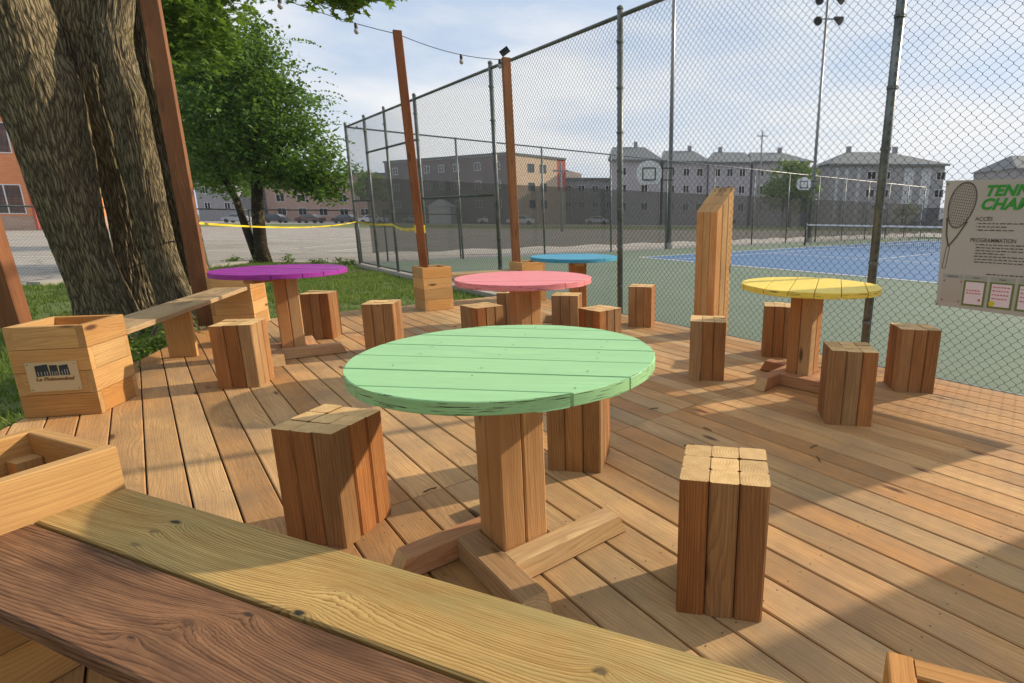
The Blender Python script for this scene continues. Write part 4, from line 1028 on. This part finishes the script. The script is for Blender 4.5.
# smaller tree by the low fence
st=thing('linden_tree','leafy mid sized tree with a forked backlit trunk at the low fence','tree',(-10.95,16.1,-.19))
OS=-Vector((-10.95,16.1,-.19))
mb=MB()
mb.tube([(-10.98,16.1,-.25),(-11.0,16.1,.3),(-10.95,16.1,1.2),(-10.8,16.1,2.4),(-10.6,16.2,3.8),(-10.3,16.2,5.4)],[.24,.17,.155,.13,.10,.03],12)
mb.tube([(-11.15,16.15,-.25),(-11.35,16.1,.8),(-11.5,16.1,1.6),(-12.0,16.2,2.6),(-12.5,16.3,4.0)],[.12,.10,.09,.06,.03],10)
mb.tube([(-10.8,16.1,2.2),(-9.9,16,3.1),(-9.2,15.9,3.7)],[.08,.05,.02],8); mb.tube([(-10.7,16.1,2.9),(-11.4,16.2,4.0),(-11.8,16.3,5.0)],[.08,.05,.02],8)
mb.build('trunk',M['bark_backlit'],st,loc=OS,smooth=True)
mb=MB()
bl_=[((-10.35,16.2,4.9),1.0,1.1),((-10.3,16.2,5.9),.5,1.1),((-9.65,16.0,3.8),1.05,.85),((-10.9,16.0,3.6),1.3,.9),((-12.1,16.3,3.7),1.2,.9),((-9.1,15.9,2.6),.95,.8),((-10.4,15.8,2.5),.85,.7),((-11.9,16.2,2.3),.85,.75),((-8.75,15.9,2.0),.6,.7),((-12.5,16.3,5.0),1.0,.9),((-11.3,16.2,5.1),1.0,.9),((-9.6,15.9,2.1),.6,.6)]
leaf_cloud(mb,bl_,31000,.105,9,flat=.9,shell=.62)
rnd=random.Random(4)
for _ in range(26):
    a=rnd.uniform(-1.2,1.8); z=rnd.uniform(2.2,6.2); c0=Vector((-9.9,16.1,z)); w_=1.9-(z-2)*.30; p=c0+Vector((w_*math.cos(a),.5*math.sin(a),0))
    for q in range(14):
        pq_=p+Vector((q*.055,rnd.gauss(0,.04),q*.012-.0016*q*q)); s=.08; n_=Vector((rnd.gauss(0,.6),rnd.gauss(0,.6),1)).normalized(); x=n_.orthogonal().normalized(); y=n_.cross(x)
        mb.face([pq_-y*s*.6,pq_+x*s*.35,pq_+y*s*.6,pq_-x*s*.35],col=(rnd.random(),0,0))
mb.build('crown',M['leaf_dark'],st,loc=OS)
# dark tree further back left
dt=thing('shade_tree','dark dense tree filling the gap between the big trunks and the smaller tree','tree',(-18.5,24.5,-.19))
mb=MB(); mb.tube([(-1.6,0,0),(-1.4,0,2),(-.3,0,4.5),(.2,0,7)],[.22,.18,.12,.05],10); mb.build('trunk',M['bark_backlit'],dt,smooth=True)
mb=MB(); leaf_cloud(mb,[((0,0,5.5),2.6),((1.4,0,3.6),1.7),((-1.5,0,4.2),1.9),((.3,0,7.6),2.0),((1.8,.2,6.4),1.6)],16000,.2,12,flat=.9); mb.build('crown',M['leaf_dark'],dt)
rt=thing('round_tree','bright green round tree standing before the row of grey houses','tree',(23.2,84,-.19))
mb=MB(); mb.tube([(0,0,0),(0,0,3.5),(.3,0,6)],[.35,.28,.15],10); mb.build('trunk',M['bark_backlit'],rt,smooth=True)
mb=MB(); leaf_cloud(mb,[((0,0,6.2),3.5,.95),((-1.6,0,4.6),2.6),((1.9,0,4.6),2.7),((.4,0,7.6),2.1)],9000,.42,13,flat=1.); mb.build('crown',M['leaf_far'],rt)
for i,(x,y,h,lab) in enumerate([(56,88,7.0,'small sparse tree left of the far right house, above the notice board'),(61,90,7.2,'small bushy tree next to the far right house roof'),(-40.5,86,8.5,'pale leafy tree seen through the fence left of the brown block'),(38.,78,3.6,'low shrub in front of the largest grey house')]):
    t=thing('small_tree',lab,'tree',(x,y,-.19)); mb=MB(); mb.tube([(0,0,0),(0,0,h*.6)],[.2,.08],8); mb.build('trunk',M['bark_backlit'],t)
    mb=MB(); leaf_cloud(mb,[((0,0,h*.72),h*.24),((.8,0,h*.6),h*.2),((-.8,0,h*.6),h*.2)],1800,.4,20+i,flat=1.); mb.build('crown',M['leaf_far'],t)

# ------------------------------------------------------------------ grass and weeds
def inside(p,poly):
    c=False; j=len(poly)-1
    for i in range(len(poly)):
        if (poly[i][1]>p[1])!=(poly[j][1]>p[1]) and p[0]<(poly[j][0]-poly[i][0])*(p[1]-poly[i][1])/(poly[j][1]-poly[i][1])+poly[i][0]: c=not c
        j=i
    return c
mb=MB(); rnd=random.Random(8)
polyG=[tuple(UN(-7.68,.45)[:2]),tuple(UN(-7.68,4.38)[:2]),tuple(UN(-16.2,4.38)[:2]),(-11.1,16.2),(-11.6,10.6),(-13.5,9.9),(-11,7.0),(-5.0,3.4),(-3.95,3.2),(-4.3,4.0)]
cnt=0
while cnt<60000:
    x=rnd.uniform(-13.5,-2); y=rnd.uniform(3,16.5)
    if not inside((x,y),polyG): continue
    nz=noise.noise(Vector((x*.9,y*.9,0)))+.5*noise.noise(Vector((x*2.7,y*2.7,5)))
    if nz<-.25 and rnd.random()<.8: cnt+=1; continue
    h=rnd.uniform(.03,.075)*(1+.6*max(0,nz)); a=rnd.uniform(0,6.28); w=.006+.004*rnd.random(); l=rnd.gauss(0,.5)*h
    d=Vector((math.cos(a),math.sin(a),0)); e=Vector((-d.y,d.x,0)); p=Vector((x,y,-.19))
    mb.face([p-d*w,p+d*w,p+e*l+Vector((0,0,h))],col=(min(1,max(0,.45+nz*.6+rnd.gauss(0,.2))),0,0)); cnt+=1
tag(mb.build('grass',M['blade']),'short green grass between the deck, the big tree and the fence','grass',kind='stuff')
mb=MB()
wb=[((-4.15,4.05,-.02),.16,.6),((-4.35,4.5,-.02),.18,.6),((-4.62,5.2,.0),.2,.6),((-4.78,5.5,0),.2,.6),((-4.3,4.25,.05),.12,.7),((-4.9,5.0,-.05),.25,.5),((-4.7,4.4,-.08),.25,.5)]
leaf_cloud(mb,wb,1500,.05,31,flat=.9,shell=.2)
tag(mb.build('weeds',M['blade']),'low leafy weeds growing against the deck edge under the left bench','weeds',kind='stuff')
mb=MB()
rnd=random.Random(17)
wb=[((x_,y_,-.1),rnd.uniform(.1,.2),.7) for x_,y_ in [(-11.0,16.0),(-10.2,16.05),(-9.4,16.1),(-8.7,16.1),(-11.5,15.5),(-7.9,15.2),(-12.2,12.5)]]
leaf_cloud(mb,wb,900,.06,33,flat=.9,shell=.2)
tag(mb.build('weeds',M['blade']),'tufts of weeds at the foot of the low fence','weeds',kind='stuff')
# debris on the deck: twigs
mb=MB(); rnd=random.Random(3)
for (x,y) in [(.95,2.55),(.33,2.75),(.45,2.95),(1.0,2.75),(-.9,2.25),(.1,3.3)]:
    a=rnd.uniform(0,6.28); d=Vector((math.cos(a),math.sin(a),0)); mb.tube([Vector((x,y,.004)),Vector((x,y,.006))+d*.03+Vector((0,.006,0)),Vector((x,y,.004))+d*.06],.0028,5)
tag(mb.build('twigs',M['bark']),'few small dark twigs lying on the deck boards','twigs',kind='stuff')

# ------------------------------------------------------------------ haze
mb=MB(); mb.box((-260,-40,-1.5),(260,240,26)); hz=mb.build('haze',M['white']); hz.data.materials.clear()
hm=bpy.data.materials.new('haze_air'); hm.use_nodes=True; hn=hm.node_tree; hn.nodes.clear(); ho=hn.nodes.new('ShaderNodeOutputMaterial'); hv=hn.nodes.new('ShaderNodeVolumePrincipled')
hv.inputs['Color'].default_value=(.82,.86,.95,1); hv.inputs['Density'].default_value=.0005; hv.inputs['Anisotropy'].default_value=.2; hn.links.new(hv.outputs[0],ho.inputs['Volume']); hz.data.materials.append(hm); tag(hz,kind='stuff')
# ------------------------------------------------------------------ camera
P_=dict(f=540.73,pitch=13.1782,roll=.38094,h=1.21242,cx=122.6,cy=1.87)
cd=bpy.data.cameras.new('Camera'); cam=bpy.data.objects.new('Camera',cd); COL.objects.link(cam); sc.camera=cam
cd.sensor_fit='HORIZONTAL'; cd.sensor_width=36; cd.lens=P_['f']*36/1024; cd.shift_x=-P_['cx']/1024; cd.shift_y=P_['cy']/1024
cd.clip_start=.05; cd.clip_end=3000
cp,sp=math.cos(R(P_['pitch'])),math.sin(R(P_['pitch'])); fw=Vector((0,cp,-sp)); rt_=Vector((1,0,0)); up_=Vector((0,sp,cp)); c,s=math.cos(R(P_['roll'])),math.sin(R(P_['roll']))
r_=rt_*c+up_*s; u_=-rt_*s+up_*c
cam.matrix_world=Matrix((( r_.x,u_.x,-fw.x,0),(r_.y,u_.y,-fw.y,0),(r_.z,u_.z,-fw.z,P_['h']),(0,0,0,1)))

# ------------------------------------------------------------------ light
AZ,EL=R(26),R(26)
sd=Vector((math.cos(EL)*math.cos(AZ),math.cos(EL)*math.sin(AZ),math.sin(EL)))
l=bpy.data.lights.new('Sun','SUN'); l.energy=5.0; l.angle=R(1.0); l.color=(1,.83,.62); lo=bpy.data.objects.new('Sun',l); COL.objects.link(lo); lo.rotation_euler=(-sd).to_track_quat('-Z','Y').to_euler()
w=bpy.data.worlds.new('World'); sc.world=w; w.use_nodes=True; nt=w.node_tree; nt.nodes.clear()
out=nt.nodes.new('ShaderNodeOutputWorld'); bg=nt.nodes.new('ShaderNodeBackground'); sky=nt.nodes.new('ShaderNodeTexSky'); sky.sky_type='NISHITA'; sky.sun_disc=False; sky.sun_elevation=EL; sky.sun_rotation=math.pi/2-AZ
sky.air_density=1.; sky.dust_density=1.5; sky.ozone_density=1.5; bg.inputs[1].default_value=.10
tc=nt.nodes.new('ShaderNodeTexCoord'); mp=nt.nodes.new('ShaderNodeMapping'); mp.inputs['Scale'].default_value=(1.2,1.2,4.0); nz=nt.nodes.new('ShaderNodeTexNoise'); nz.inputs['Scale'].default_value=1.6; nz.inputs['Detail'].default_value=7; nz.inputs['Roughness'].default_value=.55
mr=nt.nodes.new('ShaderNodeMapRange'); mr.inputs[1].default_value=.40; mr.inputs[2].default_value=.60; mr.inputs[3].default_value=.30; mr.inputs[4].default_value=.97
m0=nt.nodes.new('ShaderNodeMix'); m0.data_type='RGBA'; m0.inputs[0].default_value=.62; m0.inputs[7].default_value=(4.4,6.3,9.3,1); nt.links.new(sky.outputs[0],m0.inputs[6])
mx=nt.nodes.new('ShaderNodeMix'); mx.data_type='RGBA'; mx.inputs[7].default_value=(8.6,8.75,8.9,1)
nt.links.new(tc.outputs['Generated'],mp.inputs[0]); nt.links.new(mp.outputs[0],nz.inputs[0]); nt.links.new(nz.outputs[0],mr.inputs[0]); nt.links.new(mr.outputs[0],mx.inputs[0]); nt.links.new(m0.outputs[2],mx.inputs[6]); nt.links.new(mx.outputs[2],bg.inputs[0]); nt.links.new(bg.outputs[0],out.inputs[0])
sc.view_settings.view_transform='Standard'; sc.view_settings.look='None'; sc.view_settings.gamma=1; sc.view_settings.exposure=.12
sc.cycles.max_bounces=8; sc.cycles.transparent_max_bounces=16
